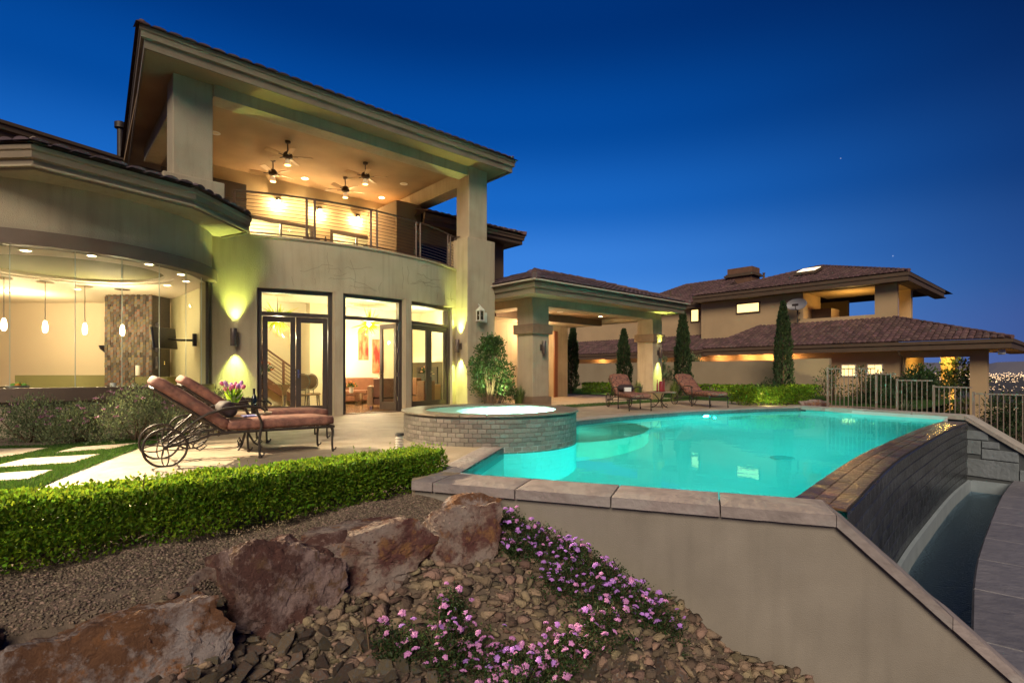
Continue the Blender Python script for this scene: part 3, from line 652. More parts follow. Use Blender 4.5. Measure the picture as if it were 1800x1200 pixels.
# upper loggia
def loggia():
    mb = MB(); mb.hbox(1.9,3.05,12.85,13.75,4.25,5.2); mb.build('pier', stucco_up, house, bevel=.02)
    mb = MB(); mb.hbox(2.09,2.84,12.95,13.62,5.2,7.32); mb.build('column', stucco_up, house, bevel=.02)
    mb = MB(); mb.hbox(9.75,10.46,12.85,13.5,5.15,7.32); mb.build('column', stucco, house, bevel=.02)
    mb = MB(); mb.hbox(2.84,9.75,12.88,13.36,7.05,7.32); mb.build('beam', stucco_up, house, bevel=.01)
    mb = MB(); mb.hbox(9.78,10.28,13.5,17.9,6.85,7.32); mb.build('beam', stucco, house, bevel=.01)
    mb = MB(); mb.hbox(2.2,2.6,13.62,17.9,6.95,7.32); mb.build('beam', stucco_up, house, bevel=.01)
    cp = [(B(1.55,12.24)),(B(10.9,12.26)),(B(10.9,19.5)),(B(1.9,19.5))]
    mb = MB(); mb.prism(cp, 7.32, 7.42); mb.build('ceiling', ceilplaster, house)
    path = [B(1.93,19.5),B(1.44,12.13),B(11.0,12.15),B(11.0,19.5)]
    # each run of fascia with its gutter step
    for i in range(3):
        mb = MB(); mb.sweep([path[i],path[i+1]] if False else path, eave_prof(.38)) if i == 0 else None
        if i == 0: mb.build('fascia', fascia_m, house).location.z = 7.24
    ap = B(6.2,18.5,9.0)
    e = [B(1.36,12.05,7.62),B(11.08,12.07,7.62),B(11.08,20,7.62),B(1.86,20,7.62)]
    mb = MB(); mb.add([*e,ap],[(0,1,4),(1,2,4),(2,3,4),(3,0,4),(3,2,1,0)]); rf = mb.build('roof', roofdark, house)
    tile_roof([e[0],e[1],ap], rf, h=.035, back=.10); hip_cap(e[0].lerp(ap,.02),ap,rf,.06); hip_cap(e[1].lerp(ap,.02),ap,rf,.06)
    # back wall with two lit windows
    mb = MB(); 
    for s0,s1,z0,z1 in ((3.7,4.85,3.9,7.32),(6.95,7.55,3.9,7.32),(9.5,9.78,3.9,7.32),(4.85,6.95,6.02,7.32),(7.55,9.5,6.02,7.32)): mb.hbox(s0,s1,17.9,18.1,z0,z1)
    mb.build('loggia_wall', mat('loggia_stucco', (.42,.33,.20), (.37,.285,.165), 1, .85, .3, 60), house)
    mb = MB(); mb.hbox(2.6,4.83,17.80,17.88,4.2,6.9); sh = mb.build('dark_panel', mat('panel_dark', (.055,.045,.04), None, rough=.5), house)  # dark panel in place of a recess in the back wall
    for k in range(3): mb = MB(); mb.hbox(2.6,4.83,17.76,17.80,4.9+.75*k,4.94+.75*k); mb.build('rail', frame_m, sh)
    for s0, s1 in ((4.85,6.95),(7.55,9.5)):
        mb = MB(); mb.hbox(s0,s1,17.86,17.98,5.92,6.02); mb.hbox(s0,s0+.09,17.86,17.98,4.0,5.92); mb.hbox(s1-.09,s1,17.86,17.98,4.0,5.92); mb.hbox((s0+s1)/2-.03,(s0+s1)/2+.03,17.87,17.97,4.0,5.92)
        f = mb.build('window', frame_m, house); mb = MB(); mb.hbox(s0+.09,s1-.09,17.915,17.925,4.0,5.92); mb.build('pane', glass_m, f)
    mb = MB(); mb.hbox(4.2,10.4,19.6,19.7,3.9,6.6); mb.hbox(4.2,10.4,18.1,19.6,6.5,6.6); mb.hbox(4.1,4.2,18.1,19.6,3.9,6.6); mb.hbox(10.4,10.5,18.1,19.6,3.9,6.6); mb.build('upper_room', cream, house)
    for s in (5.6,8.4): lamp('room_lamp', 'POINT', B(s,18.8,6.0), 75, (1,.78,.46), size=.03)
    mb = MB(); pl = [fpt(a, FR-.36) for a in range(-84,-8,4)]+[B(9.78,13.75),B(9.78,19.6),B(3.0,19.6),B(2.6,13.7)]; mb.prism(pl, 3.86, 4.02); mb.build('balcony_floor', pad_m, house)
loggia()
# balcony railing: posts in pairs, eleven thin bars between
def railing():
    rl = MB(); rl.tube([fpt(a, FR-.12, 5.27) for a in np.linspace(-76,-18.5,40)], .024, 6); r = rl.build('railing', railm, house, smooth=50)
    b = MB(); b.tube([fpt(a, FR-.12, 4.33) for a in np.linspace(-76,-18.5,40)], .018, 6); b.build('bottom_rail', railm, r, smooth=50)
    for k in range(10): b = MB(); b.tube([fpt(a, FR-.12, 4.42+.085*k) for a in np.linspace(-76,-18.5,40)], .0075, 4); b.build('bar', railm, r, smooth=50)
    for a in (-75.8,-62.2,-60.6,-48.3,-46.8,-35.6,-34.2,-22.6,-21.2,-18.6):
        p = fpt(a, FR-.12); b = MB(); b.box(p.x-.022,p.x+.022,p.y-.022,p.y+.022,4.25,5.28); b.build('post', railm, r)
    p = fpt(-18.5, FR-.12); q = B(9.74,13.3)
    b = MB()
    for z in (5.27,5.0,4.75,4.5): b.tube([(p.x,p.y,z),(q.x,q.y,z)], .013, 5)
    b.build('return_rail', railm, r)
railing()
# left bay: curved glass wall over a stucco base, brown bands, octagonal eave
BC = Vector((-9.4,10.9,0)); BR = 2.8
def gsheet(mb, a0, a1):
    pts = [BC+Vector((2.742*math.cos(R(a0+(a1-a0)*i/6)),2.742*math.sin(R(a0+(a1-a0)*i/6)),0)) for i in range(7)]
    mb.add([(p.x,p.y,.80) for p in pts]+[(p.x,p.y,3.10) for p in pts], [(i,i+1,8+i,7+i) for i in range(6)])
def bay():
    bay_w = MB(); bay_w.arc(BC, 2.5, 2.72, -205, 40, -.02, .58, 50); bay_w.build('bay_base', stucco_up, house, smooth=30)
    mb = MB(); mb.arc(BC, 2.45, 2.86, -205, 40, .58, .80, 50); mb.build('sill_band', brown, house, smooth=30)
    mb = MB(); mb.arc(BC, 2.66, 2.93, -205, 40, 3.10, 3.34, 50); mb.build('head_band', brown, house, smooth=30)
    mb = MB(); mb.arc(BC, 2.5, 2.82, -205, 40, 3.34, 4.16, 50); mb.build('bay_wall', stucco_up, house, smooth=30)
    cutsx = [-205,-180,-157,-137,-117,-97.5,-78.5,-61,-44,-30,-16,-2,11,22]
    pn = thing('x','x','x') ; bpy.data.objects.remove(pn)
    for i in range(len(cutsx)-1):
        mb = MB(); gsheet(mb, cutsx[i]+.12, cutsx[i+1]-.12); g = mb.build('glass_panel', glass_m, house, smooth=30)
        a = cutsx[i+1]; p = BC+Vector((math.cos(R(a)),math.sin(R(a)),0))*2.742; t = MB(); t.tube([(p.x,p.y,.8),(p.x,p.y,3.1)], .0075, 4); t.build('joint', mat('glass_edge', (.45,.55,.45), None, rough=.3) if i == 0 else MATS['glass_edge'], g)
    p = BC+Vector((math.cos(R(22.6)),math.sin(R(22.6)),0))*2.745; mb = MB(); mb.box(p.x-.03,p.x+.03,p.y-.05,p.y+.05,.8,3.1); mb.build('end_jamb', frame_m, house)
    ev = [(-14,8.35),(-7.22,7.95),(-5.92,9.92),(-5.80,11.75),(-6.95,12.35),(-9,16),(-14,16)]
    mb = MB(); mb.prism([Vector((*p,0)) for p in ev], 4.16, 4.19); mb.build('soffit', stucco_up, house)
    mb = MB(); mb.sweep([(*p,0) for p in ev[:5]], eave_prof(.35)); mb.build('fascia', fascia_m, house).location.z = 4.13
    ap = Vector((-9.6,12.4,5.3)); E = [Vector((p[0],p[1],4.50)) for p in ev]
    E[1] += Vector((.05,-.07,0)); E[2] += Vector((.08,-.04,0)); E[3] += Vector((.08,.0,0))
    mb = MB(); mb.add([*E,ap],[(0,1,7),(1,2,7),(2,3,7),(3,4,7),(4,5,7),(5,6,7),(6,0,7)]); rf = mb.build('roof', roofdark, house)
    for i in range(3): tile_roof([E[i],E[i+1],ap], rf, h=.05, back=.05, m=mat('dark_roof_tile', (.10,.065,.075), (.075,.05,.06), 6, .85, .3, 60, island=.3) if i == 0 else MATS['dark_roof_tile'])
    for i in (1,2,3): hip_cap(E[i].lerp(ap,.03), ap, rf, .05, m=mat('hip_mortar', (.42,.33,.27), (.33,.25,.20), 9, .85) if i == 1 else MATS['hip_mortar'])
bay()
# dark upper roof behind the bay
def rear_left():
    pa = [(-17,7.9),(-14.15,12.9),(-11.5,17.5),(-10.5,17.5)]
    mb = MB(); mb.sweep([(*p,0) for p in pa[:3]], [(o*1.6,z*1.25) for o,z in EAVE]); mb.build('fascia', darkfascia, house).location.z = 7.25
    mb = MB(); mb.add([(-17,7.9,7.7),(-14.15,12.9,7.7),(-11.5,17.5,7.7),(-17,19,9.3),(-22,10,9.3)],[(0,1,2,3,4)]); mb.add([(-17,7.9,7.24),(-14.15,12.9,7.24),(-11.5,17.5,7.24),(-17,19,7.24),(-22,10,7.24)],[(4,3,2,1,0)]); mb.build('roof', roofdark, house)
    mb = MB(); mb.prism([Vector((-18,9.2,0)),Vector((-13.2,17.6,0)),Vector((-16,19,0)),Vector((-22,12,0))], 3.5, 7.24); mb.build('upper_wall', stucco_up, house)
    v = MB(); v.lathe([(.10,0),(.10,1.15),(.17,1.15),(.17,1.32),(.10,1.36)], 14, c=(-12.35,16.7,7.6)); v.build('vent_pipe', iron, house, smooth=40)
rear_left()
# right wing behind the loggia
def wing():
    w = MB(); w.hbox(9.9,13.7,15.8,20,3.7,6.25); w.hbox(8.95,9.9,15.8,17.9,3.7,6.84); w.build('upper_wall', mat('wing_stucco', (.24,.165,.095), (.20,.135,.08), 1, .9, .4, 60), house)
    w = MB(); w.hbox(10.62,13.7,15.8,16.1,-.02,3.7); w.hbox(13.7,15.2,15.8,16.1,-.02,3.4); w.hbox(16.75,17.45,15.8,19.4,-.02,3.4); w.hbox(15.2,16.75,15.8,16.1,2.85,3.4); w.build('garden_wall_face', stucco, house)
    w = MB(); w.hbox(15.2,17.4,19.3,19.4,0,3.0); w.hbox(13.7,13.8,16.1,19.3,0,3.0); w.hbox(13.7,16.75,16.1,19.3,2.86,2.95); w.build('side_room', cream, house)
    w = MB(); w.hbox(13.8,16.75,16.1,19.3,.0,.012); w.build('side_room_floor', floor_m, house)
    w = MB(); w.hbox(16.55,16.75,15.74,15.8,0,2.85); w.build('pocket_door', mat('red_wood', (.22,.075,.03), None, rough=.4), house)
    path = [B(9.62,15.1),B(14.18,15.1),B(14.18,20.5)]
    mb = MB(); mb.sweep(path, eave_prof(.34)); mb.build('fascia', darkfascia, house).location.z = 6.05
    mb = MB(); mb.prism([B(9.62,15.15),B(14.1,15.15),B(14.1,20.5),B(9.62,20.5)], 6.07, 6.12); mb.build('soffit', darkfascia, house)
    e = [B(9.62,15.05,6.42),B(14.24,15.05,6.42),B(14.24,21,6.42),B(9.62,21,6.42)]; a1, a2 = B(10.3,18,7.35), B(11.2,18,7.35)
    mb = MB(); mb.add([*e,a1,a2],[(0,1,5,4),(1,2,5),(2,3,4,5),(3,0,4)]); rf = mb.build('roof', roofdark, house); tile_roof([e[0],e[1],a2,a1], rf); hip_cap(e[1],a2,rf)
    f = MB(); f.hbox(9.7,11.0,15.74,15.8,4.5,5.55); f = f.build('window', frame_m, house); g = MB(); g.hbox(9.78,10.92,15.73,15.74,4.58,5.47); g.build('pane', mat('dark_pane', (.01,.01,.013), rough=.05), f)
    lamp('room_lamp', 'POINT', B(15.4,17.6,2.4), 90, (1,.66,.34), size=.03)
wing()
# french doors
def leafset(Pa, Pb, open_right=False):
    d = Pb-Pa; L = d.length; d.normalize(); n = Vector((d.y,-d.x,0))                  # n points outdoors
    M = Matrix(((d.x,-n.x,0,Pa.x),(d.y,-n.y,0,Pa.y),(0,0,1,0),(0,0,0,1)))             # x along, y indoors
    mb = MB(M); mb.box(0,.09,-.02,.14,0,HEAD); mb.box(L-.09,L,-.02,.14,0,HEAD); mb.box(.09,L-.09,-.02,.14,HEAD-.09,HEAD); mb.box(.09,L-.09,-.01,.13,2.40,2.49)
    fr = mb.build('door_frame', frame_m, house, bevel=.006)
    mb = MB(M); mb.box(.09,L-.09,.055,.065,2.49,HEAD-.09); mb.build('transom_pane', glass_m, fr)
    mb = MB(M); mb.box(.02,L-.02,-.08,.16,-.01,.02); mb.build('threshold', brown, fr)
    def leaf(x0, x1, M2):
        w = .115; mb = MB(M2); mb.box(x0,x0+w,.03,.085,.03,2.39); mb.box(x1-w,x1,.03,.085,.03,2.39); mb.box(x0+w,x1-w,.03,.085,.03,.25); mb.box(x0+w,x1-w,.03,.085,2.26,2.39)
        lf = mb.build('french_door', frame_m, house, bevel=.005)
        mb = MB(M2); mb.box(x0+w,x1-w,.054,.062,.25,2.26); mb.build('pane', glass_m, lf)
        return lf
    mid = L/2
    if not open_right:
        a = leaf(.10, mid-.005, M); b = leaf(mid+.005, L-.10, M)
        for lf, x in ((b, mid+.06),):
            mb = MB(M); mb.tube([(x,-.0,1.02),(x,-.035,1.02),(x+.10,-.035,1.02)], .010, 6); mb.box(x-.018,x+.018,.015,.03,.93,1.12); mb.build('handle', chrome, lf)
    else:
        M2 = M @ Matrix.Translation((L-.10,.06,0)) @ Matrix.Rotation(R(-82),4,'Z') @ Matrix.Translation((-(L-.10),-.06,0))
        lf = leaf(mid+.005, L-.10, M2)
        mb = MB(M2); mb.tube([(mid+.06,.03,1.02),(mid+.06,-.01,1.02),(mid+.16,-.01,1.02)], .010, 6); mb.box(mid+.04,mid+.08,.0,.03,.93,1.12); mb.build('handle', chrome, lf)
        for z in (.3,.95,1.6,2.2): mb = MB(M); mb.box(L-.115,L-.085,-.0,.10,z,z+.11); mb.build('hinge', chrome, fr)
for i, (a, b) in enumerate(DOORS): leafset(fpt(a, FR-.10), fpt(b, FR-.10), i == 1)
for a, b in ((-57.1,-55.0),(-40.3,-38.3)): mb = MB(); mb.arc(FC, FR-.05, FR+.06, a+.15, b-.15, 0, HEAD+.02, 2); mb.build('pilaster', stucco, house)
# main room inside
def room():
    fl = [fpt(a, FR-.345) for a in range(-80,-12,4)]+[B(10.6,13.8),B(10.6,17.6),B(3.3,17.6),B(3.3,14.2)]
    mb = MB(); mb.prism(fl, -.2, .008); mb.build('room_floor', floor_m, house)
    mb = MB(); mb.prism(fl, 3.25, 3.30); mb.build('room_ceiling', creamceil, house)
    mb = MB(); mb.hbox(3.2,3.3,13.6,17.7,0,3.25); mb.hbox(3.3,10.6,17.6,17.7,0,3.25); mb.hbox(10.6,10.7,13.75,17.7,0,3.25); mb.build('room_wall', cream, house)
    mb = MB(); mb.hbox(6.35,6.95,16.6,17.6,0,3.25); mb.hbox(6.3,7.0,16.55,17.6,0,.22); mb.build('room_column', cream, house)
    mb = MB(); mb.hbox(3.3,10.6,16.9,17.6,2.95,3.25); mb.build('ceiling_beam', creamceil, house)
    # stair rail seen through the left doors
    a, b = Vector((4.45,17.2,2.35)), Vector((6.25,17.2,1.05)); st = MB(); hp = lambda p: B(p.x,p.y,p.z)
    st.tube([hp(a),hp(b)], .03, 6); sr = st.build('stair_railing', mat('stair_metal', (.14,.06,.03), None, rough=.4), house)
    for k in range(6): st = MB(); o_ = Vector((0,0,-.12*(k+1))); st.tube([hp(a+o_),hp(b+o_)], .011, 5); st.build('bar', MATS['stair_metal'], sr)
    for f in (.05,.38,.72,.98): p = a.lerp(b,f); st = MB(); st.hbox(p.x-.03,p.x+.03,17.17,17.23,p.z-.95,p.z); st.build('post', MATS['stair_metal'], sr)
    st = MB(); st.add([hp(a+Vector((0,.04,-.85))),hp(b+Vector((0,.04,-.85))),hp(b+Vector((0,.04,-1.15))),hp(a+Vector((0,.04,-1.15))),hp(a+Vector((0,.12,-.85))),hp(b+Vector((0,.12,-.85))),hp(b+Vector((0,.12,-1.15))),hp(a+Vector((0,.12,-1.15)))],[(0,1,2,3),(7,6,5,4),(0,4,5,1),(3,2,6,7)]); st.build('stringer', MATS['stair_metal'], sr)
room()
def bay_room():
    outer = [BC+Vector((math.cos(R(a)),math.sin(R(a)),0))*2.66 for a in range(-175,6,6)]+[Vector((-7.1,12.6,0)),Vector((-9.5,15.6,0)),Vector((-17,15.6,0)),Vector((-17,10.5,0))]
    tr_c = Vector((-8.9,10.75,0)); hole = [tr_c+Vector((1.75*math.cos(R(a)),1.62*math.sin(R(a)),0)) for a in range(0,360,8)]
    mb = MB(); mb.sheet(outer, 3.095, [hole]); mb.build('bay_ceiling', creamceil, house)
    n = len(hole); lip = MB(); lip.add([(p.x,p.y,3.096) for p in hole]+[(p.x,p.y,3.13) for p in hole]+[tuple(tr_c+(p-tr_c)*.90+Vector((0,0,3.131))) for p in hole]+[tuple(tr_c+(p-tr_c)*.90+Vector((0,0,3.19))) for p in hole], [(i,(i+1)%n,n+(i+1)%n,n+i) for i in range(n)]+[(n+i,n+(i+1)%n,2*n+(i+1)%n,2*n+i) for i in range(n)]+[(2*n+i,2*n+(i+1)%n,3*n+(i+1)%n,3*n+i) for i in range(n)]); lip.build('ceiling_tray', creamceil, house)
    mb = MB(); mb.sheet([tr_c+(p-tr_c)*.92 for p in hole], 3.188); mb.build('tray_top', olive, house)
    mb = MB(); mb.sheet(outer, .03); mb.build('bay_floor', floor_m, house)
    mb = MB(); mb.prism([Vector(p) for p in ((-9.45,15.5,0),(-9.55,15.6,0),(-17,15.6,0),(-17,15.5,0))], .03, 3.095); mb.build('bay_back_wall', cream, house)
    mb = MB(); mb.prism([Vector(p) for p in ((-16.95,10.5,0),(-17.05,10.5,0),(-17.05,15.5,0),(-16.95,15.5,0))], .03, 3.095); mb.build('bay_side_wall', cream, house)
    mb = MB(); mb.prism([Vector(p) for p in ((-6.98,12.05,0),(-7.06,12.5,0),(-9.4,14.9,0),(-9.5,15.4,0),(-9.62,15.3,0),(-9.5,14.75,0),(-7.18,12.42,0),(-7.1,12.03,0))], .03, 3.095); mb.build('olive_wall', mat('olive_wall_paint', (.52,.47,.27), (.49,.44,.25), 1, .85), house)
    # stone clad column: stacked strips
    col = thing('stone_column', 'column clad in split brown slate strips inside the glass bay', 'column', (-10.05,14.1,.03))
    mb = MB(); mb.box(-10.68,-9.44,13.9,14.6,.03,3.09); mb.build('core', grout, col)
    st = mat('slate_strip', (.19,.115,.052), (.11,.075,.045), 14, .8, .6, 40, objrand=.6, c3=(.115,.11,.10)); sm = None
    for r_ in range(18):
        for k in range(16):
            if sm is None:
                o = MB().box(-.037,.037,-.02,.0,-.066,.066).build('strip', st, col); sm = o.data
                for v_ in sm.vertices: v_.co += col.location
            else: o = link_mesh('strip', sm, col)
            o.location = Vector((-10.642+.0775*k, 13.9-RNG.uniform(0,.022), .72+.133*r_+(.06 if k % 2 else 0)))-Vector((0,0,0))-col.location
    mb = MB(); mb.arc(BC, 1.55, 2.62, -200, 35, .70, .76, 40); mb.arc(BC, 1.7, 1.75, -200, 35, .05, .70, 40); mb.build('bar_counter', mat('counter_stone', (.10,.075,.05), (.06,.045,.03), 14, .15), house, smooth=30)
    mb = MB(); mb.box(-14,-10.8,14.9,15.4,.03,.98); mb.box(-9.4,-8.6,13.2,13.6,.03,.95); mb.build('back_counter', olive, house)
bay_room()

# ------------------------------------------------------------------ open pavilion at the right of the house
pav = thing('pavilion', 'open tan stucco patio pavilion with tiled hip roof on square columns', 'pavilion', tuple(B(15,13)))
def pavilion():
    for s0,s1,t0,t1 in ((11.5,12.22,11.87,12.6),(18.1,18.75,11.87,12.6)):
        mb = MB(); mb.hbox(s0,s1,t0,t1,.30,3.17); c = mb.build('column', stucco, pav, bevel=.015)
        mb = MB(); mb.hbox(s0-.09,s1+.09,t0-.09,t1+.09,2.28,2.58); mb.build('capital', mat('capital_stone', (.25,.17,.105), (.20,.135,.085), 5, .8, .5, 20) if s0 < 12 else MATS['capital_stone'], c, bevel=.012)
        mb = MB(); mb.hbox(s0-.06,s1+.06,t0-.06,t1+.06,-.02,.30); mb.build('plinth', MATS['capital_stone'], c, bevel=.012)
    mb = MB(); mb.hbox(11.5,18.75,11.90,12.56,3.17,3.42); mb.build('beam', stucco, pav, bevel=.01)
    mb = MB(); mb.hbox(11.54,12.18,12.56,15.78,3.17,3.42); mb.build('beam', stucco, pav, bevel=.01)
    mb = MB(); mb.hbox(18.14,18.7,12.56,17.3,3.17,3.42); mb.build('beam', stucco, pav, bevel=.01)
    mb = MB(); mb.hbox(12.18,18.14,14.45,14.62,3.07,3.36); mb.build('beam', brown, pav)
    mb = MB(); mb.hbox(12.18,18.14,12.56,14.45,3.33,3.38); mb.build('ceiling', ceilplaster, pav)
    mb = MB(); mb.hbox(12.18,18.14,14.62,17.3,3.10,3.14); mb.build('ceiling', cream, pav)
    mb = MB(); mb.prism([B(10.72,11.0),B(18.95,11.0),B(18.95,16.5),B(18.7,16.5),B(18.7,11.9),B(11.5,11.9),B(11.5,13.6),B(10.72,13.6)], 3.42, 3.45); mb.build('soffit', stucco, pav)
    mb = MB(); mb.sweep([B(10.65,13.3),B(10.65,10.92),B(19.0,10.92),B(19.0,17)], eave_prof(.36)); mb.build('fascia', fascia_m, pav).location.z = 3.37
    e = [B(10.55,10.82,3.76),B(19.1,10.82,3.76),B(19.1,17,3.76),B(10.55,17,3.76)]; a1, a2 = B(13.4,13.75,4.72), B(16.2,13.75,4.72)
    mb = MB(); mb.add([*e,a1,a2],[(0,1,5,4),(1,2,5),(2,3,4,5),(3,0,4)]); rf = mb.build('roof', roofdark, pav)
    tile_roof([e[0],e[1],a2,a1], rf, h=.04, back=.06, m=MATS['dark_roof_tile']); tile_roof([e[3],e[0],a1], rf, h=.04, back=.06, m=MATS['dark_roof_tile']); hip_cap(e[0],a1,rf); hip_cap(e[1],a2,rf); hip_cap(a1,a2,rf)
    mb = MB()
    for p in ((e[0],e[1]),(e[3].lerp(e[0],.62),e[0])): mb.tube([p[0]+Vector((0,0,-.02)),p[1]+Vector((0,0,-.02))], .028, 6)
    mb.build('drip_edge', mat('drip_edge', (.48,.40,.32), None, rough=.6), pav)
pavilion()

# ------------------------------------------------------------------ the neighbour's house
nb = thing('neighbor_house', 'neighbouring two storey tan house with red brown tile roofs and lit windows', 'house', tuple(B(38,12)))
def neighbor():
    nst = mat('neighbor_stucco', (.48,.335,.185), (.40,.28,.155), .6, .9, .3, 40)
    # upper wall, with the covered balcony opening at its right end
    w = MB()
    s = 35.2
    for t0,t1,z0,z1 in ((12.35,18.9,-.5,6.3),(8.6,12.35,5.95,6.3),(8.6,12.35,-.5,4.35),(7.55,8.6,-.5,6.3)): w.hbox(s,s+.3,t0,t1,z0,z1)
    w.hbox(36.0,36.3,18.9,40,-.5,6.25); w.hbox(s,36.3,18.85,19.1,-.5,6.3); w.hbox(s+.3,44,18.6,18.9,-.5,6.3); w.hbox(s+.3,38.2,12.35,12.6,3.9,6.3); w.hbox(44,44.3,12.4,18.6,0,6.3)
    w.build('wall', nst, nb)
    mb = MB(); mb.hbox(35.5,39.5,7.6,12.35,6.0,6.2); mb.build('balcony_ceiling', nst, nb); mb = MB(); mb.hbox(38.6,39.0,7.6,8.2,3.9,6.0); mb.build('balcony_column', nst, nb)
    mb = MB(); mb.hbox(36.5,38.0,11.2,12.3,4.1,5.05); mb.build('balcony_cabinet', darkfascia, nb)
    for t0,t1,z0,z1 in ((14.95,16.55,5.0,5.72),(19.65,20.35,4.75,5.75)):
        ss = 35.2 if t0 < 19 else 36.0
        mb = MB(); mb.hbox(ss-.06,ss+.02,t0,t1,z0,z1); f = mb.build('window', darkfascia, nb); mb = MB(); mb.hbox(ss-.075,ss-.065,t0+.09,t1-.09,z0+.09,z1-.09); mb.build('pane', LITP, f)
    # upper roof
    e = [B(34.4,19.3,6.45),B(34.4,6.85,6.45),B(46.8,6.85,6.45),B(46.8,19.3,6.45)]; ap = B(40.6,13.1,8.45)
    mb = MB(); mb.add([*e,ap],[(0,1,4),(1,2,4),(2,3,4),(3,0,4),(3,2,1,0)]); rf = mb.build('roof', roofdark, nb); tile_roof([e[0],e[1],ap], rf); hip_cap(e[0],ap,rf); hip_cap(e[1],ap,rf)
    mb = MB(); mb.sweep([B(46.8,19.3),B(34.45,19.3),B(34.45,6.9),B(44,6.9)][::1], [(-.03,-.45),(.0,-.45),(.0,-.2),(.05,-.18),(.05,0),(-.03,0)]); mb.build('fascia', darkfascia, nb).location.z = 6.42
    mb = MB(); mb.prism([B(34.5,19.2),B(34.5,6.95),B(35.2,6.95),B(35.2,19.2)], 6.0, 6.03); mb.prism([B(35.2,6.95),B(45,6.95),B(45,7.55),B(35.2,7.55)], 6.0, 6.03); mb.build('soffit', darkfascia, nb)
    # farther roof at the left with its chimney
    e2 = [B(35.4,27,6.15),B(35.4,18,6.15),B(48,18,6.15),B(48,30,6.15)]; r1, r2 = B(42.5,24.5,8.75), B(42.5,20,8.75)
    mb = MB(); mb.add([*e2,r1,r2],[(0,1,5,4),(1,2,5),(2,3,4,5),(3,0,4)]); rf2 = mb.build('roof', roofdark, nb); tile_roof([e2[0],e2[1],r2,r1], rf2); hip_cap(r1,r2,rf2); hip_cap(e2[0],r1,rf2)
    mb = MB(); mb.sweep([B(35.45,27),B(35.45,19.3)], [(-.03,-.4),(.0,-.4),(.0,-.2),(.05,-.18),(.05,0),(-.03,0)]); mb.build('fascia', darkfascia, nb).location.z = 6.15
    mb = MB(); mb.hbox(41.8,43.2,18.4,20.4,7.6,9.45); ch = mb.build('chimney', mat('chimney_stucco', (.17,.085,.05), (.13,.065,.04), 3, .9), nb); mb = MB(); mb.hbox(41.6,43.4,18.2,20.6,8.75,8.9); mb.hbox(41.7,43.3,18.3,20.5,8.9,9.0); mb.build('chimney_band', darkfascia, ch)
    for q in ((39.5,22.3,7.5),(38.2,23.4,7.1),(38.0,15.9,7.45)): mb = MB(); mb.lathe([(.07,0),(.07,.55),(.10,.56),(.10,.62)], 10, c=tuple(B(*q))); mb.build('vent_pipe', darkfascia, nb)
    # skylight lying on the tiles
    ez = lambda s_: 6.45+(s_-34.4)*(2.0/6.2)
    mb = MB(); q = [(36.9,13.5),(36.9,12.2),(38.3,12.2),(38.3,13.5)]; P = [B(a,b,ez(a)+.16) for a,b in q]; P2 = [p+Vector((0,0,.16)) for p in P]
    mb.add(P+P2, [(0,1,2,3),(7,6,5,4)]+[(i,(i+1)%4,4+(i+1)%4,4+i) for i in range(4)]); sk = mb.build('skylight', darkfascia, nb); c = sum(P2, Vector())/4
    mb = MB(); mb.quad(*[c+(p-c)*.84+Vector((0,0,.012)) for p in P2]); mb.build('skylight_pane', LITP2, sk)
    # lower roof and walls
    e = [B(31.4,16.9,2.56),B(31.4,2.6,2.56),B(35.2,7.7,4.09),B(35.2,14.9,4.09)]
    mb = MB(); mb.add([e[0],e[1],e[2],e[3],B(45,2.6,2.56),B(45,7.7,4.09),B(35.2,19,2.56)],[(0,1,2,3),(1,4,5,2),(0,3,6)]); rf3 = mb.build('roof', roofdark, nb); tile_roof(e, rf3); hip_cap(e[1],e[2],rf3); hip_cap(e[0],e[3],rf3)
    e4 = [B(33.4,40,2.56),B(33.4,15.4,2.56),B(36.0,17.0,3.75),B(36.0,40,3.75)]
    mb = MB(); mb.add(e4,[(0,1,2,3)]); rf4 = mb.build('roof', roofdark, nb); tile_roof(e4, rf4)
    mb = MB(); mb.sweep([B(33.4,40),B(33.4,16.95),B(31.45,16.95),B(31.45,2.65),B(42,2.65)], [(-.03,-.42),(.0,-.42),(.0,-.18),(.06,-.16),(.06,0),(-.03,0)]); mb.build('fascia', darkfascia, nb).location.z = 2.55
    mb = MB(); mb.prism([B(31.5,16.9),B(31.5,2.7),B(33,2.7),B(33,16.9)], 2.13, 2.16); mb.prism([B(33,2.7),B(42,2.7),B(42,3.6),B(33,3.6)], 2.13, 2.16); mb.prism([B(33.5,40),B(33.5,17),B(34.1,17),B(34.1,40)], 2.13, 2.16); mb.build('soffit', mat('neighbor_soffit', (.30,.17,.08), None), nb)
    w = MB()
    for s0,s1,t0,t1,z0,z1 in ((32.4,32.7,6.6,17,-1.0,2.13),(32.4,32.9,3.53,4.15,-1.0,2.13),(32.4,32.7,4.15,6.6,1.80,2.13),(34,34.3,17,40,-1,2.5),(32.7,34.3,16.7,17,-1,2.5),(32.7,36.5,6.6,6.9,-1,2.13)): w.hbox(s0,s1,t0,t1,z0,z1)
    w.build('wall', nst, nb)
    w = MB(); w.hbox(34.5,35.1,5.0,5.55,-1.0,2.13); w.build('porch_column', nst, nb)
    w = MB(); w.hbox(32.7,36.5,3.6,6.6,2.08,2.13); w.build('porch_ceiling', nst, nb)
    for t0,t1,z0,z1 in ((8.75,9.45,.85,1.5),(7.55,8.25,.95,1.5)):
        mb = MB(); mb.hbox(32.34,32.41,t0,t1,z0,z1); f = mb.build('window', white, nb); mb = MB(); mb.hbox(32.32,32.335,t0+.06,(t0+t1)/2-.02,z0+.06,z1-.06); mb.hbox(32.32,32.335,(t0+t1)/2+.02,t1-.06,z0+.06,z1-.06); mb.build('pane', LITP, f)
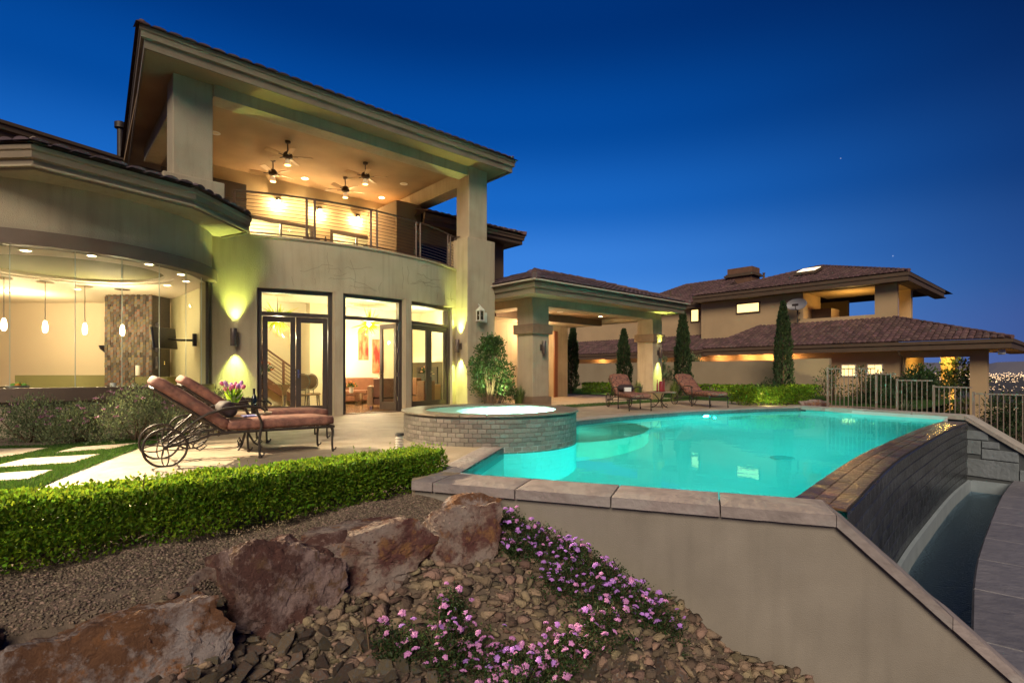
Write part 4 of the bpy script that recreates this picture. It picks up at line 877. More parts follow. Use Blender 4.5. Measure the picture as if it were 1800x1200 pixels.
    mb = MB(); mb.tube([B(31.5,6.7,2.15),B(31.6,6.7,1.95),B(32.2,6.7,1.85),B(32.3,6.7,1.7),B(32.3,6.7,-1)], .05, 6); mb.build('downspout', darkfascia, nb)
    # flood lamp hung under the right corner
    mb = MB(); mb.lathe([(.03,.12),(.12,.10),(.14,-.08),(.10,-.12)], 14, c=tuple(B(31.9,3.0,1.98))); mb.build('eave_lamp', white, nb, smooth=40)
    mb = MB(); mb.hbox(28.5,44,1.0,28,-1.6,-1.0); 
    for args in ((B(31.9,14.4,1.95),24,.08),(B(31.9,16.2,1.95),20,.08),(B(32.0,13.2,1.9),26,.08),(B(32.0,11.9,1.9),12,.1),(B(33.6,22,1.9),18,.1),(B(33.6,18.6,1.9),10,.1),(B(33.5,27,1.95),26,.08),(B(33.5,31.5,1.95),26,.08),(B(33.5,36,1.95),20,.08)): lamp('eave_lamp', 'POINT', args[0], args[1], AMBER, size=args[2])
    lamp('porch_lamp', 'POINT', B(33.6,5.2,1.7), 60, (1,.60,.12), size=.1); lamp('porch_lamp', 'POINT', B(34.2,4.9,-.3), 20, (1,.62,.16), size=.08); lamp('balcony_lamp', 'POINT', B(37.0,10.2,4.9), 70, (1,.60,.16), size=.15)
LITP = emis('lit_window', (1,.66,.24), 1.15); LITP2 = emis('lit_skylight', (1,.80,.48), 1.3)
neighbor()
mb = MB(); mb.prism([B(28.2,-1),B(46,-1),B(46,42),B(28.2,42)], -3.5, -1.0); mb.build('neighbor_yard', soil, kind='structure')
# satellite dish on the balcony corner
def dish():
    d = thing('satellite_dish', 'pale oval satellite dish on a pole by the neighbour balcony', 'satellite dish', tuple(B(34.85,12.55,4.2)))
    mb = MB(); mb.tube([B(34.85,12.55,4.15),B(34.85,12.55,5.0)], .045, 8); mb.tube([B(35.2,12.55,4.35),B(34.85,12.55,4.35)], .035, 6); mb.tube([B(35.2,12.55,4.75),B(34.85,12.55,4.75)], .035, 6); mb.build('mast', iron, d)
    M = Matrix.Translation(B(34.72,12.5,5.2)) @ HM.to_3x3().to_4x4() @ Matrix.Rotation(R(-80),4,'Y') @ Matrix.Diagonal((.62,1.0,1,1))
    mb = MB(); mb.lathe([(.02,.0),(.25,.03),(.45,.10),(.60,.19),(.585,.205),(.44,.12),(.02,.02)], 24, M); mb.build('reflector', mat('dish_paint', (.24,.23,.24), None, rough=.5), d, smooth=50)
    mb = MB(); mb.tube([B(34.85,12.5,4.85),B(34.25,12.45,4.9),B(34.2,12.45,5.12)], .022, 6); mb.box(-.07,.07,-.16,.16,-.06,.06, Matrix.Translation(B(34.2,12.45,5.16))@HM); mb.build('feed_arm', iron, d)
dish()
# garden wall
gw = thing('garden_wall', 'plain tan stucco garden wall behind the lawn and cypresses', 'wall', tuple(B(27,8)))
mb = MB(); mb.hbox(26.5,26.75,8.2,10.2,-.3,1.70); mb.hbox(26.75,27.0,10.2,30,-.3,1.66)
mb.build('wall_body', mat('garden_stucco', (.30,.235,.15), (.26,.20,.125), 1, .9, .4, 50), gw)
# ------------------------------------------------------------------ foliage
def leaves(name, P, D, size, m, parent=None, aspect=.55, kind='stuff', droop=.0):
    n = len(P); D = D/np.maximum(1e-6, np.linalg.norm(D, axis=1, keepdims=True)); r = RNG.normal(size=(n,3)); b = np.cross(D, r); b /= np.maximum(1e-6, np.linalg.norm(b, axis=1, keepdims=True)); c = np.cross(D, b)
    L = (size*RNG.uniform(.65,1.25,n))[:,None]; w = L*aspect*.5; f = L*.10
    pts = np.stack([P, P+D*L*.3+b*w+c*f, P+D*L*.72+b*w*.85+c*f, P+D*L-c*L*droop, P+D*L*.72-b*w*.85+c*f, P+D*L*.3-b*w+c*f], 1).reshape(-1,3)
    i = np.arange(n)[:,None]*6; F = np.concatenate([i+np.array([[0,1,2,3]]), i+np.array([[0,3,4,5]])], 0)
    return np_mesh(name, pts, F, m, parent, kind=kind)
def nz(p, s): return noise.noise((p[0]*s,p[1]*s,p[2]*s))
def hedge(name, label, path, width, z0, z1, size, dens, m, lump=.05, group=None, lift=0):
    """path: front foot, right to left; the hedge stands behind it"""
    t = thing(name, label, 'hedge', tuple(Vector(path[0])+Vector((0,0,z0))), group=group)
    path = [Vector(p) for p in path]; segs = [(path[i], path[i+1]) for i in range(len(path)-1)]; Ls = [(b-a).length for a, b in segs]; tot = sum(Ls)
    H = z1-z0; per = 2*H+width; n = int((tot*per+2*width*H)*dens); P = []; D = []
    for _ in range(n):
        s = RNG.uniform(-.03,tot+.03); u = RNG.uniform(0,per+.12*0); i = 0; ss = s
        while i < len(Ls)-1 and ss > Ls[i]: ss -= Ls[i]; i += 1
        a, b = segs[i]; d = (b-a).normalized(); nn = Vector((d.y,-d.x,0)); e = RNG.random()
        if e < .12/max(tot,.5):                                        # end faces
            s2 = RNG.choice([0,tot]); a, b = segs[0 if s2 == 0 else -1]; d = (b-a).normalized(); nn = Vector((d.y,-d.x,0)); zz = z0+RNG.uniform(.02,1)*H; q = (a if s2 == 0 else b)+nn*RNG.uniform(0,width)+Vector((0,0,zz)); out = -d if s2 == 0 else d
        else:
            if u < H: off, zz, out = 0, z0+u, -nn
            elif u < H+width: off, zz, out = u-H, z1, Vector((0,0,1))
            else: off, zz, out = width, z0+u-H-width, nn
            q = a+d*ss+nn*off+Vector((0,0,zz))
        if zz < z0+.10 and RNG.random() < .55*(noise.noise((s*2.3,0,4))+.6): continue
        lum = lump*(noise.noise((q.x*3.1,q.y*3.1,q.z*3.1))+.5*noise.noise((q.x*9,q.y*9,q.z*9)))
        ed = .05*max(0,1-min(abs(u-H),abs(u-H-width))/.10)              # rounded shoulders
        q = q+out*(lum-ed-abs(RNG.normal(0,.035)))
        q.z += lift*(s/tot)*(q.z-z0)/H
        P.append(q); D.append(out*.8+Vector(RNG.normal(0,.55,3))+Vector((0,0,.45)))
    for _ in range(int(tot*H*width*dens*3.2)):                           # leaves deep inside, so that the hedge is not hollow
        s = RNG.uniform(0,tot); i = 0
        while i < len(Ls)-1 and s > Ls[i]: s -= Ls[i]; i += 1
        a, b = segs[i]; d = (b-a).normalized(); nn = Vector((d.y,-d.x,0)); q = a+d*s+nn*RNG.uniform(.10,.92)*width+Vector((0,0,z0+RNG.uniform(.16,.96)*H)); q.z += lift*(s/tot)*(q.z-z0)/H; P.append(q); D.append(Vector(RNG.normal(0,1,3)))
    leaves('foliage', np.array(P), np.array(D), size, m, t)
    # sprigs standing proud of the top
    P = []; D = []
    for _ in range(int(tot*34*(.03/size)**.5)):
        s = RNG.uniform(0,tot); i = 0
        while i < len(Ls)-1 and s > Ls[i]: s -= Ls[i]; i += 1
        a, b = segs[i]; d = (b-a).normalized(); nn = Vector((d.y,-d.x,0)); q = a+d*s+nn*RNG.uniform(.03,width-.03)+Vector((0,0,z1-.02+lift*s/tot)); hh = RNG.uniform(1,3)*min(size,.03); tl = Vector(RNG.normal(0,.2,3))
        for k in range(7): P.append(q+(Vector((0,0,1))+tl)*hh*k/6); D.append(Vector(RNG.normal(0,1,3))+Vector((0,0,.8)))
    leaves('sprigs', np.array(P), np.array(D), size*.8, m, t)
    st = MB()
    for k in range(int(tot/.22)):
        s = (k+.5)*.22; i = 0
        while i < len(Ls)-1 and s > Ls[i]: s -= Ls[i]; i += 1
        a, b = segs[i]; d = (b-a).normalized(); nn = Vector((d.y,-d.x,0)); q = a+d*s+nn*(width*.5+RNG.normal(0,.04)); z = z0-.05
        for j in range(3): e = Vector(RNG.normal(0,.09,3)); st.tube([q+Vector((0,0,z)), q+e*.5+Vector((0,0,z+H*.4)), q+e*1.0+Vector((0,0,z+H*.8))], [.010,.007,.003], 5)
    st.build('stems', stem_m, t, kind='stuff')
    return t
hedge('boxwood_hedge', 'long low clipped boxwood hedge on the rock bank, bright lit on top', HEDGE, .54, -.15, .215, .030, 7800, leaf_hedge, .035, None, .08)
hedge('clipped_hedge', 'low clipped hedge between the lawn and the pool fence', [(9.75,17.1,0),(8.6,16.9,0),(7.35,16.75,0)], .95, 0, .54, .055, 900, leaf_hedge, .03, 'clipped hedges beyond the pool')
hedge('clipped_hedge', 'small clipped hedge seen under the pavilion roof', [(5.2,27.0,0),(3.7,27.0,0)], .9, 0, .48, .10, 260, leaf_hedge, .03, 'clipped hedges beyond the pool')
hedge('clipped_hedge', 'low clipped hedge at the foot of the garden wall behind the right lounger', [(13.6,23.2,0),(8.0,23.6,0)], .8, 0, .46, .10, 260, leaf_hedge, .03, 'clipped hedges beyond the pool')
def blob_bush(name, label, cat, c, r, h, n, size, m, clumps=22, stems=10, aspect=.5, group=None, up=.6, flowers=0, twig=True):
    t = thing(name, label, cat, tuple(c), group=group); c = Vector(c); P = []; D = []; C = []
    for k in range(clumps):
        a = RNG.uniform(0,2*PI); e = math.sqrt(RNG.random()); hh = RNG.uniform(.15,.88); w = 1 if hh < .55 else (1-hh)/.45
        C.append((Vector((math.cos(a)*e*r*.78*max(.25,w), math.sin(a)*e*r*.78*max(.25,w), hh*h)), r*RNG.uniform(.24,.40)))
    for k in range(n):
        q, rr = C[RNG.integers(clumps)]; v = Vector(RNG.normal(size=3)).normalized(); p = q+v*rr*RNG.uniform(.55,1.08)
        if p.z < .02: p.z = RNG.uniform(.02,.2)
        P.append(c+p); D.append(v*.8+Vector((0,0,up))+Vector(RNG.normal(0,.5,3)))
    leaves('foliage', np.array(P), np.array(D), size, m, t, aspect)
    if stems:
        s = MB()
        for q, rr in C[:stems]: s.tube([c+Vector((RNG.normal(0,.04)*r,RNG.normal(0,.04)*r,-.05)), c+q*.55+Vector((0,0,-.1*h)), c+q], [.022*h**.5,.014*h**.5,.005], 6)
        s.build('stems', stem_m, t, kind='stuff')
    return t, C
bg, _ = blob_bush('ligustrum_shrub', 'tall loose green shrub lit from below beside the wall lantern', 'shrub', (-.62,15.35,0), .72, 2.3, 5200, .075, leaf_mid, 46, 26)
sh_ = []
for lab, c, r, h, n in (('round grey green flowering shrub at the left edge under the glass bay', (-7.25,8.0,0), .78, .56, 5200), ('tallest grey green shrub under the glass bay, beside the lounger', (-5.75,8.15,0), .82, .76, 6500), ('small grey green shrub behind the second lounger', (-5.0,9.2,0), .6, .72, 2800), ('low grey green shrub in the middle of the bed under the bay', (-6.5,7.95,0), .6, .52, 3600)):
    t, C = blob_bush('lavender_shrub', lab, 'shrub', c, r, h, n, .038, leaf_grey, 30, 12, .38, 'shrubs under the glass bay', 1.0)
    P = []; D = []; st = MB()
    for k in range(46):
        a = RNG.uniform(0,2*PI); e = math.sqrt(RNG.random())*r*.95; x, y = c[0]+math.cos(a)*e, c[1]+math.sin(a)*e; z = h*(1-.45*(e/r)**2)*RNG.uniform(.8,1.18)
        st.tube([(x,y,z*.6),(x+RNG.normal(0,.02),y,z)], .0025, 4)
        for j in range(14): P.append((x+RNG.normal(0,.013),y+RNG.normal(0,.013),z+RNG.normal(0,.008))); D.append((RNG.normal(),RNG.normal(),.8))
    st.build('flower_stalks', leaf_grey, t, kind='stuff'); leaves('flower_heads', np.array(P), np.array(D), .02, mauve, t, .8)
def cypress(label, x, y, h, r, lean=0, z0=0):
    t = thing('cypress_tree', label, 'tree', (x,y,z0), group='slim cypress trees along the garden wall'); P = []; D = []
    n = int(4200*h/4)
    for k in range(n):
        f = RNG.random()**.8; a = RNG.uniform(0,2*PI); rad = r*(min(1,f*7+.35))*(1-f**2.2)**.8*(1+.38*noise.noise((math.cos(a)*1.5,math.sin(a)*1.5,f*9+x))+.22*noise.noise((math.cos(a)*4,math.sin(a)*4,f*22+x)))+.02
        e = RNG.uniform(.75,1.05); P.append((x+math.cos(a)*rad*e+lean*f*h, y+math.sin(a)*rad*e, z0+.08+f*h)); D.append((math.cos(a)*.5+RNG.normal(0,.3),math.sin(a)*.5+RNG.normal(0,.3),1.1))
    leaves('crown', np.array(P), np.array(D), .13, leaf_dark, t, .36)
    mb = MB(); mb.tube([(x,y,z0-.05),(x+lean*h*.4,y,z0+h*.4),(x+lean*h*.8,y,z0+h*.8)], [.06,.04,.02], 7); mb.build('trunk', stem_m, t)
cypress('tallest cypress, right of the pavilion in front of the garden wall', 12.3, 24.0, 4.15, .36)
cypress('cypress right beside the lit pavilion column', 7.75, 24.0, 3.7, .34)
cypress('crooked cypress seen through the pavilion at the left', 2.95, 26.5, 3.3, .30, .035, 0)
cypress('cypress seen through the middle of the pavilion', 5.6, 26.5, 3.1, .34)
blob_bush('garden_shrub', 'feathery olive shrub behind the garden wall by the cypress', 'shrub', (10.2,30.5,-.8), 1.6, 2.9, 2600, .16, leaf_grey, 26, 8, .35, 'feathery shrubs behind the garden wall')
blob_bush('garden_shrub', 'pale feathery shrub above the garden wall left of the cypress', 'shrub', (8.6,30.5,-.8), 1.0, 2.9, 1500, .16, leaf_grey, 16, 6, .35, 'feathery shrubs behind the garden wall')
blob_bush('yard_tree', 'light green bushy tree behind the pool fence', 'tree', (16.6,21.5,-1.6), 1.15, 3.0, 3400, .12, leaf_mid, 30, 12, .4)
blob_bush('yard_tree', 'small green bush between the lit windows and the fence', 'bush', (14.2,20.6,-1.4), .8, 2.35, 1800, .11, leaf_mid, 20, 8, .4)
blob_bush('yard_tree', 'dark tree seen through the porch of the far house', 'tree', (21.5,25.5,-2.2), 1.5, 4.0, 3000, .16, leaf_dark, 30, 12, .45)
blob_bush('round_shrub', 'small dark round shrub in front of the garden wall', 'shrub', (10.6,22.0,0), .55, .75, 1000, .07, leaf_dark, 16, 6, .45)
blob_bush('thin_shrub', 'thin leggy shrub at the right end of the garden wall', 'shrub', (12.1,19.9,0), .8, 1.25, 600, .08, leaf_mid, 22, 20, .45)
blob_bush('thin_shrub', 'wispy shrub with bare twigs beside the fence', 'shrub', (12.6,19.0,0), .5, 1.5, 260, .08, leaf_mid, 16, 16, .45)
for lab, x, y, r, h in (('dark bush against the pool fence', 12.0,17.2,.8,1.1), ('dark bush beyond the stepped fence panels', 13.6,16.6,1.2,.9), ('dark brush on the slope at the right edge', 17.0,16.0,1.8,1.0), ('dark brush below the neighbour porch', 19.5,20.5,2.0,1.4)): blob_bush('dark_bush', lab, 'bush', (x,y,-.9 if x < 13 else -2.0), r, h+.6, 4200, .12, leaf_dark, 24, 8, .45, 'dark bushes beyond the fence')
for lab, x, y in (('dark bush under the lit windows of the far house', 15.6,22.4),('dark bush behind the first fence panel', 14.4,20.4),('dark bush left of the light green tree behind the fence', 15.8,20.6)): blob_bush('dark_bush', lab, 'bush', (x,y,-1.3), 1.2, 2.2, 5200, .13, leaf_dark, 34, 6, .45, 'dark bushes beyond the fence')
def spiky(label, x, y, r, h, n, m, z=0, w=.012):
    t = thing('ornamental_grass', label, 'grass clump', (x,y,z), group='spiky grass clumps'); mb = MB()
    for k in range(n):
        a = RNG.uniform(0,2*PI); e = RNG.random()**.7; d = Vector((math.cos(a),math.sin(a),0)); pd = Vector((-d.y,d.x,0))*w; b = Vector((x,y,z))+d*.05*RNG.random(); hh = h*RNG.uniform(.6,1.1)
        m1 = b+d*e*r*.4+Vector((0,0,hh*.7)); tip = b+d*e*r*1.1+Vector((0,0,hh*(1-.35*e)))
        mb.add([b-pd,b+pd,m1+pd*.7,m1-pd*.7,tip], [(0,1,2,3),(3,2,4)])
    mb.build('blades', m, t, kind='stuff')
ygrass = mat('yellow_green_blades', (.12,.16,.03), (.08,.13,.025), 3, .6, island=.4)
spiky('yellow green grass clump at the foot of the near pavilion column', .22, 15.9, .55, .75, 130, ygrass)
spiky('grass clump left of the lit pavilion column', 4.75, 19.9, .5, .85, 120, ygrass); spiky('bright grass clump right of the lit pavilion column', 6.0, 19.6, .5, .85, 130, ygrass)
spiky('grey green agave like clump behind the pool fence', 11.6, 15.6, .8, .75, 90, leaf_grey, -.5, .03)

# ------------------------------------------------------------------ lawn strips and stepping pads
def gz(px, py, z=0): D = FPX*(EYE-z)/(py-655); return Vector(((px-900)/FPX*D, D, z))
def inpoly(x, y, poly):
    c = False; n = len(poly)
    for i in range(n):
        x1,y1 = poly[i][0],poly[i][1]; x2,y2 = poly[(i+1)%n][0],poly[(i+1)%n][1]
        if (y1 > y) != (y2 > y) and x < (x2-x1)*(y-y1)/(y2-y1)+x1: c = not c
    return c
lawn = [gz(*p) for p in ((-60,787),(87,784),(150,779),(240,772),(300,765),(345,761),(258,783),(200,805),(105,842),(60,862),(-60,880))]
pads = [[gz(*p) for p in q] for q in (((-60,792),(87,789),(33,801),(-60,815)), ((95,798),(133,788),(245,780),(200,790)), ((-30,826),(45,808),(178,800),(128,816)), ((-60,838),(95,828),(52,845),(-60,852)))]
bed = [gz(*p) for p in ((-80,787),(87,784),(150,779),(240,772),(300,765),(345,761),(400,748))]+[Vector((-5.2,10.2,0)),Vector((-7,8.9,0)),Vector((-9.4,8.0,0)),Vector((-14,8.2,0))]
mb = MB(); mb.sheet(bed, .008); mb.build('planting_bed', soil, kind='structure')
def blades(name, poly, holes, dens, h, m, label, z=.006):
    xs = [p[0] for p in poly]; ys = [p[1] for p in poly]; A = (max(xs)-min(xs))*(max(ys)-min(ys)); n = int(A*dens); X = RNG.uniform(min(xs),max(xs),n); Y = RNG.uniform(min(ys),max(ys),n)
    k = np.array([inpoly(x,y,poly) and not any(inpoly(x,y,q) for q in holes) for x,y in zip(X,Y)]); X, Y = X[k], Y[k]; n = len(X)
    a = RNG.uniform(0,2*PI,n); w = .004*RNG.uniform(.8,1.6,n)*(h/.03); hh = h*RNG.uniform(.6,1.3,n); l = RNG.normal(0,.4,(n,2))*hh[:,None]; Z = np.full(n,z)
    b = np.stack([X,Y,Z],1); d = np.stack([np.cos(a)*w,np.sin(a)*w,0*w],1); tip = b+np.stack([l[:,0],l[:,1],hh],1)
    v = np.stack([b-d,b+d,tip],1).reshape(-1,3); f = np.arange(3*n).reshape(-1,3)
    tag(np_mesh(name, v, f, m, kind='stuff'), label, 'grass')
mb = MB(); mb.sheet(lawn, .005); mb.build('lawn', turf, kind='structure')
for q, lab in zip(pads, ('pale concrete stepping pad at the left edge nearest the shrubs','small pale concrete stepping pad between the grass strips','largest pale concrete stepping pad in the grass','pale concrete stepping pad nearest the hedge')):
    o = MB(); bevel_slab(o, q, -.02, .022, 0, .012); tag(o.build('stepping_pad', pad_m), lab, 'paving', 'stepping pads in the grass')
blades('grass', lawn, pads, 5200, .032, grass_m, 'short green grass strips between the stepping pads')
lawn2 = [B(18.9,3.5),B(26.4,3.5),B(26.4,24),B(19.6,24),B(19.6,11.6),B(11.9,11.6),B(11.9,10.7),B(18.9,10.5)]
mb = MB(); mb.sheet(lawn2, .005); mb.build('lawn', turf, kind='structure')
blades('grass', lawn2, [], 700, .035, grass_m, 'back lawn between the pavilion and the garden wall')

# ------------------------------------------------------------------ boulders, rocks, gravel on the bank
def boulder(label, c, r, m, seed, rz=0, sub=6, rough=.34, tip=0):
    bm = bmesh.new(); bmesh.ops.create_icosphere(bm, subdivisions=sub, radius=1); s = Vector((seed*3.7,seed*1.9,seed*5.1)); rng = random.Random(seed)
    planes = [(Vector((rng.gauss(0,1),rng.gauss(0,1),rng.gauss(0,.7))).normalized(), rng.uniform(.52,.84)) for _ in range(11)]+[(Vector((.22,-.93,.28)).normalized(), .40), (Vector((-.1,.2,1)).normalized(), .62)]
    for v in bm.verts:
        p = v.co.copy()
        for n_, d in planes:
            e = p.dot(n_)-d
            if e > 0: p -= n_*e*.94
        q = p*1.5+s; ch = 0
        for f, a in ((2.2,.09),(4.6,.06),(9.5,.045),(21,.030),(44,.018),(90,.009)): ch += a*(1-2*abs(noise.noise(q*f*.6+s)))
        k = 1.06+rough*.4*noise.noise(q)+ch; st = .025*math.floor(4*noise.noise(q*1.7+Vector((3,1,2))))
        k += st; p = Vector((p.x*k*r[0]*1.18,p.y*k*r[1]*1.18,p.z*k*r[2]*1.18)); p.x += tip*max(0,p.z); v.co = p
    me = bpy.data.meshes.new('boulder'); bm.to_mesh(me); bm.free(); me.materials.append(m); me.shade_smooth(); me.set_sharp_from_angle(angle=R(24)); o = link_mesh('boulder', me); o.location = c; o.rotation_euler = (0,0,rz)
    return tag(o, label, 'boulder', 'boulders set in the bank')
def rockmat(name, a, b, crust, vein, sc=4):
    m = mat(name, a, b, sc, .9, 1.0, 30, detail=12); N = m.node_tree.nodes; L = m.node_tree.links; p = N['Principled BSDF']; tc = [n for n in N if n.type == 'TEX_COORD'][0]; src = p.inputs['Base Color'].links[0].from_socket
    for c, s_, lo, hi, dist in ((crust,3.4,.48,.57,.15),(vein,6.5,.54,.64,.3),((crust[0]*.9,crust[1]*.85,crust[2]*.8),24,.56,.66,.1)):
        t = N.new('ShaderNodeTexNoise'); t.inputs['Scale'].default_value = s_; t.inputs['Detail'].default_value = 14; t.inputs['Roughness'].default_value = .68; t.inputs['Distortion'].default_value = dist; L.new(tc.outputs['Object'], t.inputs['Vector'])
        r = N.new('ShaderNodeMapRange'); r.inputs[1].default_value = lo; r.inputs[2].default_value = hi; L.new(t.outputs[0], r.inputs[0]); x = N.new('ShaderNodeMix'); x.data_type = 'RGBA'; L.new(r.outputs[0], x.inputs[0]); L.new(src, x.inputs[6]); x.inputs[7].default_value = (*c,1); src = x.outputs[2]
    L.new(src, p.inputs['Base Color'])
    t = N.new('ShaderNodeTexNoise'); t.inputs['Scale'].default_value = 9; t.inputs['Detail'].default_value = 15; t.inputs['Roughness'].default_value = .75; L.new(tc.outputs['Object'], t.inputs['Vector']); bp = [n for n in N if n.type == 'BUMP'][0]; bp.inputs['Strength'].default_value = 1; bp.inputs['Distance'].default_value = .06; L.new(t.outputs[0], bp.inputs['Height']); return m
rust = rockmat('rust_rock', (.21,.095,.042), (.12,.058,.036), (.36,.30,.28), (.30,.13,.05))
maroon = rockmat('maroon_rock', (.125,.052,.040), (.07,.036,.032), (.29,.20,.18), (.16,.085,.045))
palerock = rockmat('pale_rock', (.33,.265,.23), (.23,.135,.095), (.12,.045,.038), (.27,.13,.05))
boulder('large rust and white mottled boulder at the lower left', (-2.08,2.90,-.61), (.46,.36,.36), rust, 3, .5)
boulder('dark maroon pointed boulder, second from the left', (-1.60,3.52,-.45), (.36,.30,.42), maroon, 8, .5, tip=.10)
boulder('tan and rust boulder in the middle of the row', (-1.06,4.10,-.36), (.52,.34,.28), palerock, 5, .35)
boulder('pinkish pale boulder at the right end of the row', (-.42,4.36,-.32), (.33,.28,.29), palerock, 11, .2)
boulder('small rusty rock topping the bank beside the hedge end', (-.36,4.72,-.12), (.20,.14,.10), rust, 14, .3, 4)
boulder('dark boulder cut off by the left edge of the picture', (-2.86,2.62,-.58), (.30,.28,.36), maroon, 17, .1)
boulder('small pale rock wedged between the two left boulders', (-1.98,3.32,-.30), (.14,.12,.11), palerock, 21, .9, 4)
boulder('small dark rock behind the maroon boulder', (-1.36,3.86,-.24), (.15,.12,.13), maroon, 23, .2, 4)
def on_bank(x, y): p = Vector((x,y,0)); return (p-A1).dot(WALLN) < .03 and (p-HEDGE[0]).dot(Vector((-.73,.68,0))) < .45
def above_row(x, y): xs = (-4.5,-2.6,-2.1,-1.55,-1.0,-.35,.0,.3); return y > np.interp(x, xs, (1.2,2.75,3.05,3.55,4.15,4.45,4.75,9))
ico = []
for sd_ in range(9):
    bm = bmesh.new(); rg = random.Random(sd_+50); sc = (rg.uniform(.85,1.35),rg.uniform(.65,1),rg.uniform(.38,.7))
    for k in range(11):
        v = Vector((rg.gauss(0,1),rg.gauss(0,1),rg.gauss(0,1))).normalized()*rg.uniform(.85,1.1); bm.verts.new((v.x*sc[0],v.y*sc[1],v.z*sc[2]))
    r_ = bmesh.ops.convex_hull(bm, input=bm.verts); bmesh.ops.delete(bm, geom=list({g for g in r_['geom_interior']+r_['geom_unused'] if isinstance(g, bmesh.types.BMVert)}), context='VERTS'); bmesh.ops.triangulate(bm, faces=bm.faces); bmesh.ops.recalc_face_normals(bm, faces=bm.faces)
    bm.verts.index_update(); ico.append((np.array([v.co[:] for v in bm.verts]), np.array([[v.index for v in f.verts] for f in bm.faces]), bm))
rock_m = mat('bank_rock', (.27,.185,.115), (.18,.13,.092), 9, .92, 1.2, 40, objrand=.5, c3=(.21,.185,.16)); rock_i = mat('bank_rock_small', (.26,.18,.115), (.17,.125,.09), 9, .92, 1.0, 50, island=.55)
rmesh = []
for v, f, bm in ico: me = bpy.data.meshes.new('bank_rock'); bm.to_mesh(me); bm.free(); me.materials.append(rock_m); rmesh.append(me)
cand = []
for _ in range(60000):
    x, y = RNG.uniform(-2.3,2.8), RNG.uniform(2.3,4.95)
    if not on_bank(x,y) or above_row(x,y) or abs(x/y) > 1.05: continue
    if y < 2.75-0.0*x: continue
    s = .018+.056*RNG.random()**2.4; cand.append((x,y,s))
cand.sort(key=lambda c: -c[2]/c[1]); kept = []; cells = {}
for x, y, s in cand:
    k = (int(x/.1), int(y/.1)); ok = True
    for a in (-1,0,1):
        for b in (-1,0,1):
            for (X,Y,Q) in cells.get((k[0]+a,k[1]+b),()):
                if (X-x)**2+(Y-y)**2 < ((s+Q)*.52)**2: ok = False
    if ok: cells.setdefault(k,[]).append((x,y,s)); kept.append((x,y,s))
for i, (x,y,s) in enumerate(kept[:300]):
    o = link_mesh('bank_rock', rmesh[i % 9]); o.location = (x,y,gh(x,y)+s*.22); o.scale = (s,s,s); o.rotation_euler = (RNG.normal(0,.5),RNG.normal(0,.5),RNG.uniform(0,6.3))
    tag(o, 'brown angular rock in the loose rubble below the pool wall', 'rock', 'brown angular rocks on the bank')
def scatter(name, pts, lift, m, label, cat):
    vs = []; fs = []; n = 0
    for i, (x,y,s) in enumerate(pts):
        v, f, _ = ico[i % 9]; a = RNG.uniform(0,6.3); c_, s_ = math.cos(a), math.sin(a); M = np.array([[c_,-s_,0],[s_,c_,0],[0,0,1]]); b = RNG.normal(0,.5); M = M @ np.array([[1,0,0],[0,math.cos(b),-math.sin(b)],[0,math.sin(b),math.cos(b)]])
        vs.append((v*s) @ M.T+np.array([x,y,gh(x,y)+s*lift])); fs.append(f+n); n += len(v)
    tag(np_mesh(name, np.concatenate(vs), np.concatenate(fs), m, kind='stuff'), label, cat)
scatter('rubble', kept[300:], .2, rock_i, 'smaller brown rubble filling the bank between the bigger rocks', 'rubble')
gp = []
for _ in range(150000):
    x, y = RNG.uniform(-4.2,.3), RNG.uniform(1.6,6.0)
    if on_bank(x,y) and above_row(x,y) and abs(x/y) < 1.1: gp.append((x,y,.006+.009*RNG.random()**2))
scatter('gravel', gp, .3, gravel_m, 'fine brown gravel between the hedge and the boulders', 'gravel')
gp = [(RNG.uniform(-2.2,2.6),RNG.uniform(2.6,4.9),.010+.012*RNG.random()) for _ in range(9000)]
scatter('gravel', [g for g in gp if on_bank(g[0],g[1]) and not above_row(g[0],g[1])], .2, gravel_m, 'small stones between the rocks of the bank', 'gravel')
# pile of rocks by the far hedge
for i, (x,y,s,lab) in enumerate(((9.2,16.55,.16,'tan rock behind the far corner of the pool, leftmost of three'),(9.55,16.75,.20,'biggest of three tan rocks behind the far pool corner'),(9.85,16.75,.14,'tan rock next to the fence behind the far pool corner'))): boulder(lab, (x,y,.06), (s*1.4,s,s*.8), palerock, 40+i, 0, 3)

